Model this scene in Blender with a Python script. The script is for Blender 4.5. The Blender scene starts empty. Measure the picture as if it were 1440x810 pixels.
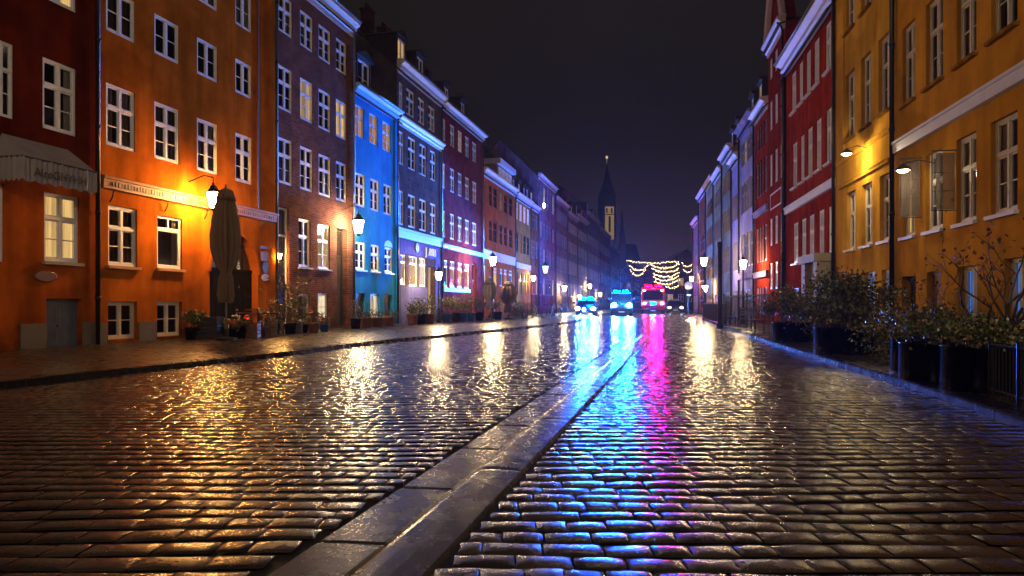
import bpy, bmesh, math, random
import numpy as np
from mathutils import Vector, Matrix
rnd = random.Random(7)
S = bpy.context.scene
COL = S.collection
R = math.radians
EYE = 1.05
PV = 0.08            # pavement height

# ------------------------------------------------------------------ materials
MATS = {}
def newmat(name):
    m = bpy.data.materials.new(name); m.use_nodes = True
    nt = m.node_tree; nt.nodes.clear()
    out = nt.nodes.new('ShaderNodeOutputMaterial')
    MATS[name] = m
    return m, nt, out
def node(nt, t, **kw):
    n = nt.nodes.new(t)
    for k, v in kw.items():
        if k in n.inputs: n.inputs[k].default_value = v
        else: setattr(n, k, v)
    return n
def c4(c): return (c[0], c[1], c[2], 1.0)
def plain(name, col, rough=.5, metal=0., vary=.25, scale=6., bump=0., spec=.5, coat=0.):
    """principled with a mottled procedural colour"""
    m, nt, out = newmat(name)
    p = node(nt, 'ShaderNodeBsdfPrincipled'); L = nt.links.new
    tc = node(nt, 'ShaderNodeTexCoord')
    nz = node(nt, 'ShaderNodeTexNoise', Scale=scale, Detail=5.)
    L(tc.outputs['Object'], nz.inputs['Vector'])
    mx = node(nt, 'ShaderNodeMix', data_type='RGBA')
    mx.inputs[6].default_value = c4([x*(1-vary) for x in col]); mx.inputs[7].default_value = c4([min(1, x*(1+vary)) for x in col])
    L(nz.outputs['Fac'], mx.inputs[0]); L(mx.outputs[2], p.inputs['Base Color'])
    p.inputs['Roughness'].default_value = rough; p.inputs['Metallic'].default_value = metal
    p.inputs['Specular IOR Level'].default_value = spec
    p.inputs['Coat Weight'].default_value = coat; p.inputs['Coat Roughness'].default_value = .1
    if bump:
        b = node(nt, 'ShaderNodeBump', Strength=bump, Distance=.02)
        n2 = node(nt, 'ShaderNodeTexNoise', Scale=scale*5, Detail=6.)
        L(tc.outputs['Object'], n2.inputs['Vector']); L(n2.outputs['Fac'], b.inputs['Height']); L(b.outputs['Normal'], p.inputs['Normal'])
    L(p.outputs[0], out.inputs[0])
    return m
def plaster(name, col, col2=None, split=None, dirt=.55, rough=.9):
    """painted render: blotches, rain streaks, a dirty foot; col2 above height split"""
    m, nt, out = newmat(name); L = nt.links.new
    p = node(nt, 'ShaderNodeBsdfPrincipled', Roughness=rough); p.inputs['Specular IOR Level'].default_value = 0.
    tc = node(nt, 'ShaderNodeTexCoord')
    n1 = node(nt, 'ShaderNodeTexNoise', Scale=.9, Detail=8., Roughness=.65); L(tc.outputs['Object'], n1.inputs['Vector'])
    mp = node(nt, 'ShaderNodeMapping'); mp.inputs['Scale'].default_value = (1.7, 1.7, .22); L(tc.outputs['Object'], mp.inputs[0])
    n2 = node(nt, 'ShaderNodeTexNoise', Scale=1.2, Detail=6.); L(mp.outputs[0], n2.inputs['Vector'])
    ad = node(nt, 'ShaderNodeMath', operation='MULTIPLY'); L(n1.outputs['Fac'], ad.inputs[0]); L(n2.outputs['Fac'], ad.inputs[1])
    cr = node(nt, 'ShaderNodeValToRGB'); cr.color_ramp.elements[0].position = .12; cr.color_ramp.elements[1].position = .34
    cr.color_ramp.elements[0].color = (1-dirt,)*3+(1,); cr.color_ramp.elements[1].color = (1, 1, 1, 1)
    L(ad.outputs[0], cr.inputs[0])
    base = node(nt, 'ShaderNodeRGB'); base.outputs[0].default_value = c4(col)
    src = base.outputs[0]
    if col2:
        sx = node(nt, 'ShaderNodeSeparateXYZ'); L(tc.outputs['Object'], sx.inputs[0])
        gt = node(nt, 'ShaderNodeMath', operation='GREATER_THAN'); gt.inputs[1].default_value = split; L(sx.outputs[2], gt.inputs[0])
        m2 = node(nt, 'ShaderNodeMix', data_type='RGBA'); L(gt.outputs[0], m2.inputs[0]); m2.inputs[6].default_value = c4(col); m2.inputs[7].default_value = c4(col2)
        src = m2.outputs[2]
    pn = node(nt, 'ShaderNodeTexNoise', Scale=.42, Detail=3., Roughness=.45); pv_ = node(nt, 'ShaderNodeMapping'); pv_.inputs['Location'].default_value = (len(MATS)*3.1, 2., 5.); L(tc.outputs['Object'], pv_.inputs[0]); L(pv_.outputs[0], pn.inputs[0])
    pr_ = node(nt, 'ShaderNodeMapRange'); pr_.inputs[1].default_value = .53; pr_.inputs[2].default_value = .57; pr_.inputs[3].default_value = 1.; pr_.inputs[4].default_value = .80; L(pn.outputs['Fac'], pr_.inputs[0])
    sz = node(nt, 'ShaderNodeSeparateXYZ'); L(tc.outputs['Object'], sz.inputs[0]); dn = node(nt, 'ShaderNodeTexNoise', Scale=2.4, Detail=7.); L(tc.outputs['Object'], dn.inputs[0])
    da_ = node(nt, 'ShaderNodeMath', operation='MULTIPLY_ADD'); da_.inputs[1].default_value = 1.6; L(dn.outputs['Fac'], da_.inputs[0]); L(sz.outputs[2], da_.inputs[2])
    dr = node(nt, 'ShaderNodeMapRange'); dr.inputs[1].default_value = .75; dr.inputs[2].default_value = 1.5; dr.inputs[3].default_value = .38; dr.inputs[4].default_value = 1.; L(da_.outputs[0], dr.inputs[0])
    pm_ = node(nt, 'ShaderNodeMath', operation='MULTIPLY'); L(pr_.outputs[0], pm_.inputs[0]); L(dr.outputs[0], pm_.inputs[1])
    px_ = node(nt, 'ShaderNodeMix', data_type='RGBA', blend_type='MULTIPLY'); px_.inputs[0].default_value = 1; L(src, px_.inputs[6]); L(pm_.outputs[0], px_.inputs[7]); src = px_.outputs[2]
    mx = node(nt, 'ShaderNodeMix', data_type='RGBA', blend_type='MULTIPLY'); mx.inputs[0].default_value = 1
    L(src, mx.inputs[6]); L(cr.outputs[0], mx.inputs[7]); L(mx.outputs[2], p.inputs['Base Color'])
    b = node(nt, 'ShaderNodeBump', Strength=.35, Distance=.02); n3 = node(nt, 'ShaderNodeTexNoise', Scale=7., Detail=9.)
    L(tc.outputs['Object'], n3.inputs['Vector']); L(n3.outputs['Fac'], b.inputs['Height']); L(b.outputs[0], p.inputs['Normal'])
    L(p.outputs[0], out.inputs[0])
    return m
def brick(name, c1, c2, mortar):
    m, nt, out = newmat(name); L = nt.links.new
    p = node(nt, 'ShaderNodeBsdfPrincipled', Roughness=.9); p.inputs['Specular IOR Level'].default_value = 0.
    tc = node(nt, 'ShaderNodeTexCoord'); sx = node(nt, 'ShaderNodeSeparateXYZ'); L(tc.outputs['Object'], sx.inputs[0])
    cb = node(nt, 'ShaderNodeCombineXYZ'); L(sx.outputs[0], cb.inputs[0]); L(sx.outputs[2], cb.inputs[1])
    bt = node(nt, 'ShaderNodeTexBrick', Scale=1.); bt.inputs['Color1'].default_value = c4(c1); bt.inputs['Color2'].default_value = c4(c2); bt.inputs['Mortar'].default_value = c4(mortar)
    bt.inputs['Mortar Size'].default_value = .012; bt.inputs['Brick Width'].default_value = .26; bt.inputs['Row Height'].default_value = .078; bt.inputs['Bias'].default_value = -.1
    L(cb.outputs[0], bt.inputs['Vector'])
    nz = node(nt, 'ShaderNodeTexNoise', Scale=1.5, Detail=7.); L(tc.outputs['Object'], nz.inputs['Vector'])
    cr = node(nt, 'ShaderNodeValToRGB'); cr.color_ramp.elements[0].position = .3; cr.color_ramp.elements[1].position = .7; cr.color_ramp.elements[0].color = (.55, .55, .55, 1)
    L(nz.outputs['Fac'], cr.inputs[0])
    mx = node(nt, 'ShaderNodeMix', data_type='RGBA', blend_type='MULTIPLY'); mx.inputs[0].default_value = 1
    L(bt.outputs['Color'], mx.inputs[6]); L(cr.outputs[0], mx.inputs[7]); L(mx.outputs[2], p.inputs['Base Color'])
    b = node(nt, 'ShaderNodeBump', Strength=1., Distance=.02); b.invert = True; L(bt.outputs['Fac'], b.inputs['Height']); L(b.outputs[0], p.inputs['Normal'])
    L(p.outputs[0], out.inputs[0])
    return m
def emit(name, col, s, stripes=0.):
    m, nt, out = newmat(name); L = nt.links.new
    e = node(nt, 'ShaderNodeEmission', Strength=s); e.inputs[0].default_value = c4(col)
    if stripes:
        tc = node(nt, 'ShaderNodeTexCoord'); mp = node(nt, 'ShaderNodeMapping'); mp.inputs['Scale'].default_value = (9, 9, .4); L(tc.outputs['Object'], mp.inputs[0])
        nz = node(nt, 'ShaderNodeTexNoise', Scale=1.3, Detail=4.); L(mp.outputs[0], nz.inputs[0])
        mr = node(nt, 'ShaderNodeMapRange'); mr.inputs[1].default_value = .3; mr.inputs[2].default_value = .7; mr.inputs[3].default_value = s*(1-stripes); mr.inputs[4].default_value = s*(1+stripes)
        L(nz.outputs['Fac'], mr.inputs[0]); L(mr.outputs[0], e.inputs[1])
    L(e.outputs[0], out.inputs[0]); return m
def thin_glass(name, tint=(.9, .92, .95)):
    m, nt, out = newmat(name); L = nt.links.new
    t = node(nt, 'ShaderNodeBsdfTransparent'); t.inputs[0].default_value = c4(tint)
    g = node(nt, 'ShaderNodeBsdfGlossy', Roughness=.06); f = node(nt, 'ShaderNodeFresnel', IOR=1.5)
    ms = node(nt, 'ShaderNodeMixShader'); L(f.outputs[0], ms.inputs[0]); L(t.outputs[0], ms.inputs[1]); L(g.outputs[0], ms.inputs[2]); L(ms.outputs[0], out.inputs[0])
    return m
def wet_stone(name, ca, cb, r0=.1, r1=.38, bs=.35, scale=45.):
    m, nt, out = newmat(name); L = nt.links.new
    p = node(nt, 'ShaderNodeBsdfPrincipled'); p.inputs['IOR'].default_value = 1.45
    tc = node(nt, 'ShaderNodeTexCoord')
    n1 = node(nt, 'ShaderNodeTexNoise', Scale=2.2, Detail=8., Roughness=.7); L(tc.outputs['Object'], n1.inputs[0])
    mx = node(nt, 'ShaderNodeMix', data_type='RGBA'); mx.inputs[6].default_value = c4(ca); mx.inputs[7].default_value = c4(cb)
    cr = node(nt, 'ShaderNodeMapRange'); cr.inputs[1].default_value = .3; cr.inputs[2].default_value = .7; L(n1.outputs['Fac'], cr.inputs[0]); L(cr.outputs[0], mx.inputs[0])
    at = node(nt, 'ShaderNodeAttribute', attribute_name='tone')
    mm = node(nt, 'ShaderNodeMix', data_type='RGBA', blend_type='MULTIPLY'); mm.inputs[0].default_value = 1
    L(mx.outputs[2], mm.inputs[6]); L(at.outputs['Color'], mm.inputs[7]); L(mm.outputs[2], p.inputs['Base Color'])
    n2 = node(nt, 'ShaderNodeTexNoise', Scale=5., Detail=6., Roughness=.7); L(tc.outputs['Object'], n2.inputs[0])
    mr = node(nt, 'ShaderNodeMapRange'); mr.inputs[1].default_value = .35; mr.inputs[2].default_value = .68; mr.inputs[3].default_value = r0; mr.inputs[4].default_value = r1
    L(n2.outputs['Fac'], mr.inputs[0]); L(mr.outputs[0], p.inputs['Roughness'])
    n3 = node(nt, 'ShaderNodeTexNoise', Scale=scale, Detail=4., Roughness=.6); L(tc.outputs['Object'], n3.inputs[0])
    b = node(nt, 'ShaderNodeBump', Strength=bs, Distance=.01); L(n3.outputs['Fac'], b.inputs['Height']); L(b.outputs[0], p.inputs['Normal'])
    L(p.outputs[0], out.inputs[0]); return m

M = MATS
FRAME = plain('white window paint', (.82, .82, .86), .4, vary=.12)
FRAMEY = plain('cream window paint', (.62, .56, .48), .45, vary=.15)
FRAMEG = plain('greyed window paint', (.24, .21, .21), .5, vary=.2)
TRIMW = plain('white cornice paint', (.62, .58, .60), .5, vary=.18, scale=3., bump=.2)
TRIMB = plain('blue cornice paint', (.22, .48, .85), .5, vary=.12, scale=3.)
TRIMP = plain('pinkish cornice paint', (.62, .48, .50), .5, vary=.15, scale=3., bump=.2)
TRIMO = plain('ochre ledge paint', (.50, .22, .05), .55, vary=.2, scale=4.)
DARK = plain('black painted iron', (.018, .018, .02), .35, metal=.4, vary=.3)
ZINC = plain('zinc pipe', (.12, .12, .13), .4, metal=.6)
PLANTER = plain('black steel planter', (.012, .011, .012), .2, metal=.9, vary=.3, scale=20.)
SLATE = plain('dark roof tiles', (.035, .025, .022), .5, vary=.4, scale=3., bump=.5)
WOODD = plain('dark door wood', (.035, .03, .03), .4, vary=.4, scale=5.)
WOODG = plain('weathered blue-grey door paint', (.10, .12, .18), .5, vary=.4, scale=5.)
WOODB = plain('brown wood', (.16, .07, .03), .5, vary=.4, scale=9.)
CANVAS = plain('beige umbrella canvas', (.20,.12,.07), .8, vary=.2, scale=3., bump=.3)
CANVASG = plain('grey umbrella canvas', (.20, .17, .16), .8, vary=.2, scale=3.)
AWN = plain('off white awning canvas', (.30, .27, .27), .8, vary=.3, scale=2., bump=.3)
STONE = plain('grey sandstone', (.30, .27, .22), .7, vary=.35, scale=2., bump=.5)
FOOT = plain('grey plinth render', (.13, .11, .09), .6, vary=.35, scale=2., bump=.3)
TERRA = plain('terracotta pot', (.22, .09, .05), .6)
BLUEPOT = plain('blue glazed pot', (.03, .10, .35), .3)
ROOM = plain('dim room wall', (.05, .045, .04), .8)
CURT = plain('pale curtain cloth', (.42, .38, .34), .9, vary=.15)
CURTD = plain('dusky curtain cloth', (.16, .14, .14), .9, vary=.15)
BLIND = plain('white roller blind', (.55, .52, .58), .9, vary=.08)
PANE = thin_glass('window glass')
PANED = plain('dark window glass', (.012, .012, .016), .06, vary=.5, scale=.8, spec=.8)
BARK = plain('wet bark', (.035, .022, .015), .5, vary=.4, scale=12., bump=.4)
LEAF = [plain('dark green leaf', (.035, .055, .013), .35, vary=.4), plain('olive leaf', (.10, .095, .022), .4, vary=.4), plain('yellowing leaf', (.2, .14, .03), .45, vary=.3)]
LEAFR = [plain('russet leaf', (.18, .045, .02), .45, vary=.3), plain('brown leaf', (.09, .045, .02), .45, vary=.3)]
PETAL = [plain('red petal', (.45, .04, .05), .5), plain('pale petal', (.6, .55, .4), .5)]
LIT = emit('lit warm curtain', (1., .60, .20), .85, .35)
LITD = emit('dim lit curtain', (1., .62, .26), .50, .5)
LITO = emit('orange lit curtain', (1., .42, .14), .55, .5)
LITW = emit('bright shop interior', (1., .78, .48), 1.1, .4)
GLOWB = emit('blue window glow', (.10, .32, 1.), .40, .7)  # emission painted in for vehicle lights mirrored in the right basement panes
LAMPW = emit('lantern glass glow', (1., .68, .32), 520.)
LAMPO = emit('orange lantern glass glow', (1., .48, .13), 800.)
LAMPC = emit('cool lamp glow', (.9, .93, 1.), 60.)
BULB = emit('bulb glow', (1., .70, .30), 9.)
HEADL = emit('headlight glow', (.11, .42, 1.), 4000.)
BLUEL = emit('blue beacon glow', (.0, .05, 1.), 2200.)
REDL = emit('red beacon glow', (1., .0, .015), 190.)
TAILR = emit('small red lamp', (1., .03, .02), 3.)
HEADP = emit('violet headlight glow', (.55, .10, 1.), 320.)
LETTER = emit('lit sign lettering', (.85, .85, 1.), .9)

# ------------------------------------------------------------------ mesh builder
class MB:
    def __init__(s): s.v = []; s.f = []; s.mi = []
    def quad(s, a, b, c, d, mi=0):
        i = len(s.v); s.v += [tuple(a), tuple(b), tuple(c), tuple(d)]; s.f.append((i, i+1, i+2, i+3)); s.mi.append(mi)
    def poly(s, pts, mi=0):
        i = len(s.v); s.v += [tuple(p) for p in pts]; s.f.append(tuple(range(i, i+len(pts)))); s.mi.append(mi)
    def box(s, x0, y0, z0, x1, y1, z1, mi=0, M=None):
        i = len(s.v)
        P = [(x0,y0,z0),(x1,y0,z0),(x1,y1,z0),(x0,y1,z0),(x0,y0,z1),(x1,y0,z1),(x1,y1,z1),(x0,y1,z1)]
        if M is not None: P = [tuple(M @ Vector(p)) for p in P]
        s.v += P
        for f in ((3,2,1,0),(4,5,6,7),(0,1,5,4),(1,2,6,5),(2,3,7,6),(3,0,4,7)): s.f.append(tuple(i+k for k in f)); s.mi.append(mi)
    def tube(s, pts, r, n=8, mi=0, cap=True):
        pts = [Vector(p) for p in pts]
        rr = r if isinstance(r, (list, tuple)) else [r]*len(pts)
        i0 = len(s.v)
        for k, p in enumerate(pts):
            d = (pts[min(k+1, len(pts)-1)] - pts[max(k-1, 0)])
            if d.length < 1e-9: d = Vector((0,0,1))
            d.normalize(); a = d.cross(Vector((0,0,1)))
            if a.length < .05: a = d.cross(Vector((1,0,0)))
            a.normalize(); b = d.cross(a)
            for q in range(n):
                t = 2*math.pi*q/n; s.v.append(tuple(p + (a*math.cos(t)+b*math.sin(t))*rr[k]))
        for k in range(len(pts)-1):
            for q in range(n):
                a = i0+k*n+q; b = i0+k*n+(q+1)%n
                s.f.append((a, b, b+n, a+n)); s.mi.append(mi)
        if cap:
            s.f.append(tuple(i0+q for q in reversed(range(n)))); s.mi.append(mi)
            s.f.append(tuple(i0+(len(pts)-1)*n+q for q in range(n))); s.mi.append(mi)
    def lathe(s, prof, n=12, mi=0, c=(0,0,0), ph=0., cap=True):
        i0 = len(s.v)
        for (r, z) in prof:
            for q in range(n):
                t = 2*math.pi*q/n+ph; s.v.append((c[0]+r*math.cos(t), c[1]+r*math.sin(t), c[2]+z))
        for k in range(len(prof)-1):
            for q in range(n):
                a = i0+k*n+q; b = i0+k*n+(q+1)%n; s.f.append((a, b, b+n, a+n)); s.mi.append(mi)
        if cap:
            s.f.append(tuple(i0+q for q in reversed(range(n)))); s.mi.append(mi)
            s.f.append(tuple(i0+(len(prof)-1)*n+q for q in range(n))); s.mi.append(mi)
    def prism(s, prof, x0, x1, mi=0):
        """(y,z) profile extruded along x"""
        n = len(prof); i = len(s.v)
        s.v += [(x0,y,z) for y,z in prof]+[(x1,y,z) for y,z in prof]
        for k in range(n):
            a=i+k; b=i+(k+1)%n; s.f.append((a,b,b+n,a+n)); s.mi.append(mi)
        s.f.append(tuple(reversed(range(i,i+n)))); s.mi.append(mi); s.f.append(tuple(range(i+n,i+2*n))); s.mi.append(mi)
    def mesh(s, name, mats, smooth=False):
        me = bpy.data.meshes.new(name); me.from_pydata(s.v, [], s.f)
        for m in (mats if isinstance(mats, (list, tuple)) else [mats]): me.materials.append(m)
        me.polygons.foreach_set('material_index', s.mi)
        if smooth: me.polygons.foreach_set('use_smooth', [True]*len(s.f))
        me.update(); return me
    def build(s, name, mats, parent=None, smooth=False, loc=None):
        return link(name, s.mesh(name, mats, smooth), parent, loc)
def link(name, me, parent=None, loc=None, rz=0.):
    o = bpy.data.objects.new(name, me); COL.objects.link(o)
    if parent: o.parent = parent
    if loc is not None: o.location = loc
    if rz: o.rotation_euler.z = rz
    return o
def tag(o, label=None, cat=None, group=None, kind=None):
    if label: o['label'] = label
    if cat: o['category'] = cat
    if group: o['group'] = group
    if kind: o['kind'] = kind
    return o
def thing(name, label, cat, loc=(0,0,0), rz=0., group=None):
    o = bpy.data.objects.new(name, None); COL.objects.link(o); o.empty_display_size = .2
    o.location = loc; o.rotation_euler.z = rz
    return tag(o, label, cat, group)
def copy_tree(o, parent=None):
    c = o.copy(); COL.objects.link(c)
    if parent: c.parent = parent
    for ch in o.children: copy_tree(ch, c)
    return c
def textmesh(name, body, size, mat, parent, M4, depth=.01):
    cu = bpy.data.curves.new(name, 'FONT'); cu.body = body; cu.size = size; cu.extrude = depth
    t = bpy.data.objects.new(name+'_tmp', cu); COL.objects.link(t)
    bpy.context.view_layer.update()
    me = bpy.data.meshes.new_from_object(t.evaluated_get(bpy.context.evaluated_depsgraph_get()))
    bpy.data.objects.remove(t); me.materials.clear(); me.materials.append(mat)
    o = link(name, me, parent); o.matrix_local = M4; return o
def lamp(kind, parent, loc, power, col, radius=.1, size=None, blend=.5, aim=None):
    l = bpy.data.lights.new('light', kind); l.energy = power; l.color = col; l.shadow_soft_size = radius
    if kind == 'SPOT': l.spot_size = R(size); l.spot_blend = blend
    o = bpy.data.objects.new('light', l); COL.objects.link(o)
    if parent: o.parent = parent
    o.location = loc
    if aim is not None: o.rotation_euler = (Vector(aim)-Vector(loc)).to_track_quat('-Z', 'Y').to_euler()
    return o

# ------------------------------------------------------------------ street lines
LS, RS = .235, .17
def lx(Y): return -14.29+LS*Y       # left facade line
def rx(Y): return 6.53+RS*Y         # right facade line
def Yl(px): return 14290./(955.-px)
def Yr(px): return 6530./(px-890.)
LQ, RQ = math.hypot(1, LS), math.hypot(1, RS)
LKERB = [(-9.0,1.0),(-6.46,8.97),(-4.67,14.6),(-3.75,18.75),(-2.1,23.3),(.27,30.),(2.6,38.),(4.4,46.),(6.1,56.),(7.2,64.),(14.,96.),(27.,150.),(40.,205.)]
def kx(Y, K):
    for (xa, ya), (xb, yb) in zip(K, K[1:]):
        if Y <= yb: return xa+(xb-xa)*(Y-ya)/(yb-ya)
    return K[-1][0]
RKERB = [(2.2,-4.),(3.2,1.0),(4.73,7.14),(5.24,9.55),(6.2,15.),(7.3,20.5),(9.0,29.),(12.2,45.),(16.2,65.),(22.5,96.),(33.,150.),(44.,205.)]

# ------------------------------------------------------------------ ground
g = MB(); g.quad((-900,-300,-.06),(900,-300,-.06),(900,1500,-.06),(-900,1500,-.06))
tag(g.build('ground', plain('dark wet earth', (.02,.018,.016), .5)), kind='structure')

def stone_mesh(name, mat, spans, ya, yb, sx, sy, amp, dome, tilt, seed, z0=0., gap=.012, res=None):
    """one sheet of setts laid in courses: spans(Y) gives [(xa,xb)...]"""
    rg = np.random.default_rng(seed)
    V=[]; F=[]; T=[]; base=0
    fa_ = lambda y: min(1., max(.28, 1-(y-5)/18.))
    y = ya; row = 0
    while y < yb:
        h = sy*rg.uniform(.88,1.12)
        n = res(y) if res else 4
        t = np.array([0., .14, .86, 1.]) if n == 4 else (np.array([0,.07,.2,.5,.8,.93,1.]) if n == 7 else np.array([0,.1,.3,.7,.9,1.]))
        n = len(t)
        prof = np.clip(np.minimum(t, 1-t)/.2, 0, 1); prof = prof*(2-prof); prof[0]=prof[-1]=0; tx_ = t.copy(); tx_[1] *= .5; tx_[-2] = 1-tx_[1]; profx = prof*.5+.5
        bow = 1-(2*t-1)**2
        for (xa, xb) in spans(y+h/2):
            x = xa - rg.uniform(0, sx)
            while x < xb:
                w = sx*rg.uniform(.65,1.45)
                xl, xr = max(x, xa)+gap*.22, min(x+w, xb)-gap*.22
                x += w
                if xr-xl < .05: continue
                X = xl+(xr-xl)*tx_; Yy = y+gap/2+(h-gap)*t
                gx, gy = np.meshgrid(X, Yy); 
                fa = min(1., max(.28, 1-(y-5)/18.)); pz = (np.outer(prof, profx)*amp + np.outer(bow, bow)*dome)*fa
                tx, ty = rg.normal(0, tilt*min(1.,.5+.5*fa_(y)), 2)
                gz = z0 - .003*fa + pz + np.outer(prof, profx)*.003*fa + (gx-(xl+xr)/2)*tx + (gy-y-h/2)*ty + rg.normal(0, amp*.22)
                # courses wander a little, corners knocked off true
                gy = gy + .03*np.sin(gx*1.1+row*.23) + .018*np.sin(gx*2.7+row*.9)
                k = np.outer(np.abs(2*t-1)**2, np.sign(2*t-1)); 
                gx = gx + k*rg.normal(0,.006)*np.ones_like(gx); gy = gy + k.T*rg.normal(0,.006)
                if n >= 6: gz = gz + rg.normal(0, amp*.10, gz.shape)*np.outer(prof, profx)
                V.append(np.stack([gx.ravel(), gy.ravel(), gz.ravel()], 1))
                ii = np.arange(n*n).reshape(n, n)+base
                F.append(np.stack([ii[:-1,:-1].ravel(), ii[:-1,1:].ravel(), ii[1:,1:].ravel(), ii[1:,:-1].ravel()], 1))
                tone = rg.uniform(.55,1.45); T.append(np.full(n*n, tone)); base += n*n
        y += h; row += 1
    V = np.concatenate(V).astype(np.float32); F = np.concatenate(F).astype(np.int32); T = np.concatenate(T).astype(np.float32)
    me = bpy.data.meshes.new(name); me.vertices.add(len(V)); me.vertices.foreach_set('co', V.ravel())
    me.loops.add(F.size); me.loops.foreach_set('vertex_index', F.ravel())
    me.polygons.add(len(F)); me.polygons.foreach_set('loop_start', np.arange(0, F.size, 4, dtype=np.int32)); me.polygons.foreach_set('loop_total', np.full(len(F), 4, np.int32))
    me.polygons.foreach_set('use_smooth', np.ones(len(F), bool))
    at = me.color_attributes.new('tone', 'FLOAT_COLOR', 'POINT'); at.data.foreach_set('color', np.stack([T,T,T,np.ones_like(T)],1).ravel())
    me.materials.append(mat); me.update(); me.validate()
    return link(name, me)
SETT = wet_stone('wet granite setts', (.009,.006,.005), (.028,.019,.014), .17, .33, .13, 95.)
JOINT = plain('wet sand joints', (.008,.007,.006), .7, vary=.4, scale=20., spec=.2)
SLAB = wet_stone('wet kerb granite', (.014,.013,.014), (.034,.031,.033), .22, .31, .09, 70.)
PAVE = wet_stone('wet pavement setts', (.022,.015,.010), (.05,.033,.022), .22, .38, .08, 50.)
# central gutter strip x = c + .235 Y
GL, GM, GR = -1.60, -1.27, -.96
def gut(c, Y): return c+.235*Y + (0 if Y < 20 else 0)
GEND = 24.
def road_spans(Y):
    a, b = kx(Y, LKERB)+.14, kx(Y, RKERB)-.14
    if Y < GEND: return [(a, gut(GL,Y)-.015), (gut(GR,Y)+.015, b)]
    return [(a, b)]
tag(stone_mesh('road', SETT, road_spans, 1.2, 96., .205, .165, .0035, .002, .010, 3, 0., .020, lambda y: 7 if y < 7 else (6 if y < 14 else 4)), kind='structure')
j = MB()
for ya, yb in zip([-20]+list(range(4,205,4)), list(range(4,209,4))):
    j.quad((kx(ya,LKERB),ya,-.016),(kx(ya,RKERB),ya,-.016),(kx(yb,RKERB),yb,-.016),(kx(yb,LKERB),yb,-.016))
tag(j.build('road_bed', JOINT), kind='structure')
tag(stone_mesh('pavement_left', PAVE, lambda Y: [(lx(Y)-.3, kx(Y,LKERB)-.16)], 6., 92., .21, .17, .003, .002, .010, 5, PV-.005, .012), kind='structure')
tag(stone_mesh('pavement_right', PAVE, lambda Y: [(kx(Y,RKERB)+.16, rx(Y)+.3)], 3., 75., .21, .17, .003, .002, .010, 6, PV-.005, .012), kind='structure')
b = MB()
ys = [1.]+[3+4*i for i in range(51)]
for ya, yb in zip(ys, ys[1:]):
    b.quad((lx(ya)-1,ya,PV-.016),(kx(ya,LKERB),ya,PV-.016),(kx(yb,LKERB),yb,PV-.016),(lx(yb)-1,yb,PV-.016))
    b.quad((kx(ya,RKERB),ya,PV-.016),(rx(ya)+1,ya,PV-.016),(rx(yb)+1,yb,PV-.016),(kx(yb,RKERB),yb,PV-.016))
tag(b.build('pavement_bed', JOINT), kind='structure')

def kerb(name, K, sgn):
    m = MB(); Y = 1.2
    while Y < 130:
        L = rnd.uniform(.9,1.4) if Y < 60 else 6
        y1 = Y+L-.012; xa, xb = kx(Y,K), kx(y1,K); dz = rnd.uniform(-.005,.006)
        top = PV+.012+dz; w = .15; c = .02
        # chamfered stone: street side at -sgn
        pr = [(-w*sgn, -.05), (-w*sgn, top-c), (-w*sgn+c*sgn, top), (w*sgn, top), (w*sgn, -.05)]
        i = len(m.v); n = len(pr)
        m.v += [(xa+p[0], Y, p[1]) for p in pr]+[(xb+p[0], y1, p[1]) for p in pr]
        for k in range(n-1): m.f.append((i+k,i+k+1,i+k+1+n,i+k+n)); m.mi.append(0)
        m.f.append(tuple(range(i,i+n))); m.f.append(tuple(range(i+2*n-1,i+n-1,-1))); m.mi += [0,0]
        Y += L
    o = m.build(name, SLAB)
    at = o.data.color_attributes.new('tone','FLOAT_COLOR','POINT'); at.data.foreach_set('color', [.45,.42,.40,1]*len(o.data.vertices))
    tag(o, kind='structure')
kerb('kerb_left', LKERB, -1); kerb('kerb_right', RKERB, 1)
def slabs(name, c0, c1, zf, L0, L1, ph):
    """row of long stone slabs; zf(t) cross-section height"""
    m = MB(); tones = []; Y = 1.3+ph
    T = [0,.04,.12,.3,.55,.8,.92,1.]
    while Y < GEND:
        L = rnd.uniform(L0, L1); y1 = min(Y+L-.014, GEND); tn = rnd.uniform(.75,1.3); dz = rnd.uniform(-.002,.002); tl = rnd.gauss(0,.0012)
        ny = 6; i = len(m.v)
        for q in range(ny):
            yy = Y+(y1-Y)*[0,.02,.3,.7,.98,1][q]
            for t in T:
                xx = gut(c0,yy)+.006+(gut(c1,yy)-gut(c0,yy)-.012)*t
                e = -.004 if q in (0,5) else 0
                m.v.append((xx, yy+.25*(t-.5)*.0, zf(t)+e+dz+tl*(yy-Y)+ .0006*math.sin(xx*9+yy*5)))
                tones += [tn,tn,tn*1.02,1]
        n = len(T)
        for q in range(ny-1):
            for k in range(n-1):
                a = i+q*n+k; m.f.append((a,a+1,a+1+n,a+n)); m.mi.append(0)
        Y += L
    o = m.build(name, SLAB)
    at = o.data.color_attributes.new('tone','FLOAT_COLOR','POINT'); at.data.foreach_set('color', tones)
    tag(o, kind='structure')
slabs('gutter_slabs', GL, GM, lambda t: .006-.010*t+(-.03 if t in (0,1.) else 0), .8, 1.15, 0)
slabs('kerb_slabs', GM, GR, lambda t: (-.01 if t==0 else .016 if t<=.04 else .021 if t<.5 else .020-.012*(t-.5)*2 if t<1 else -.03), 1.9, 2.7, .5)

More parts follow.
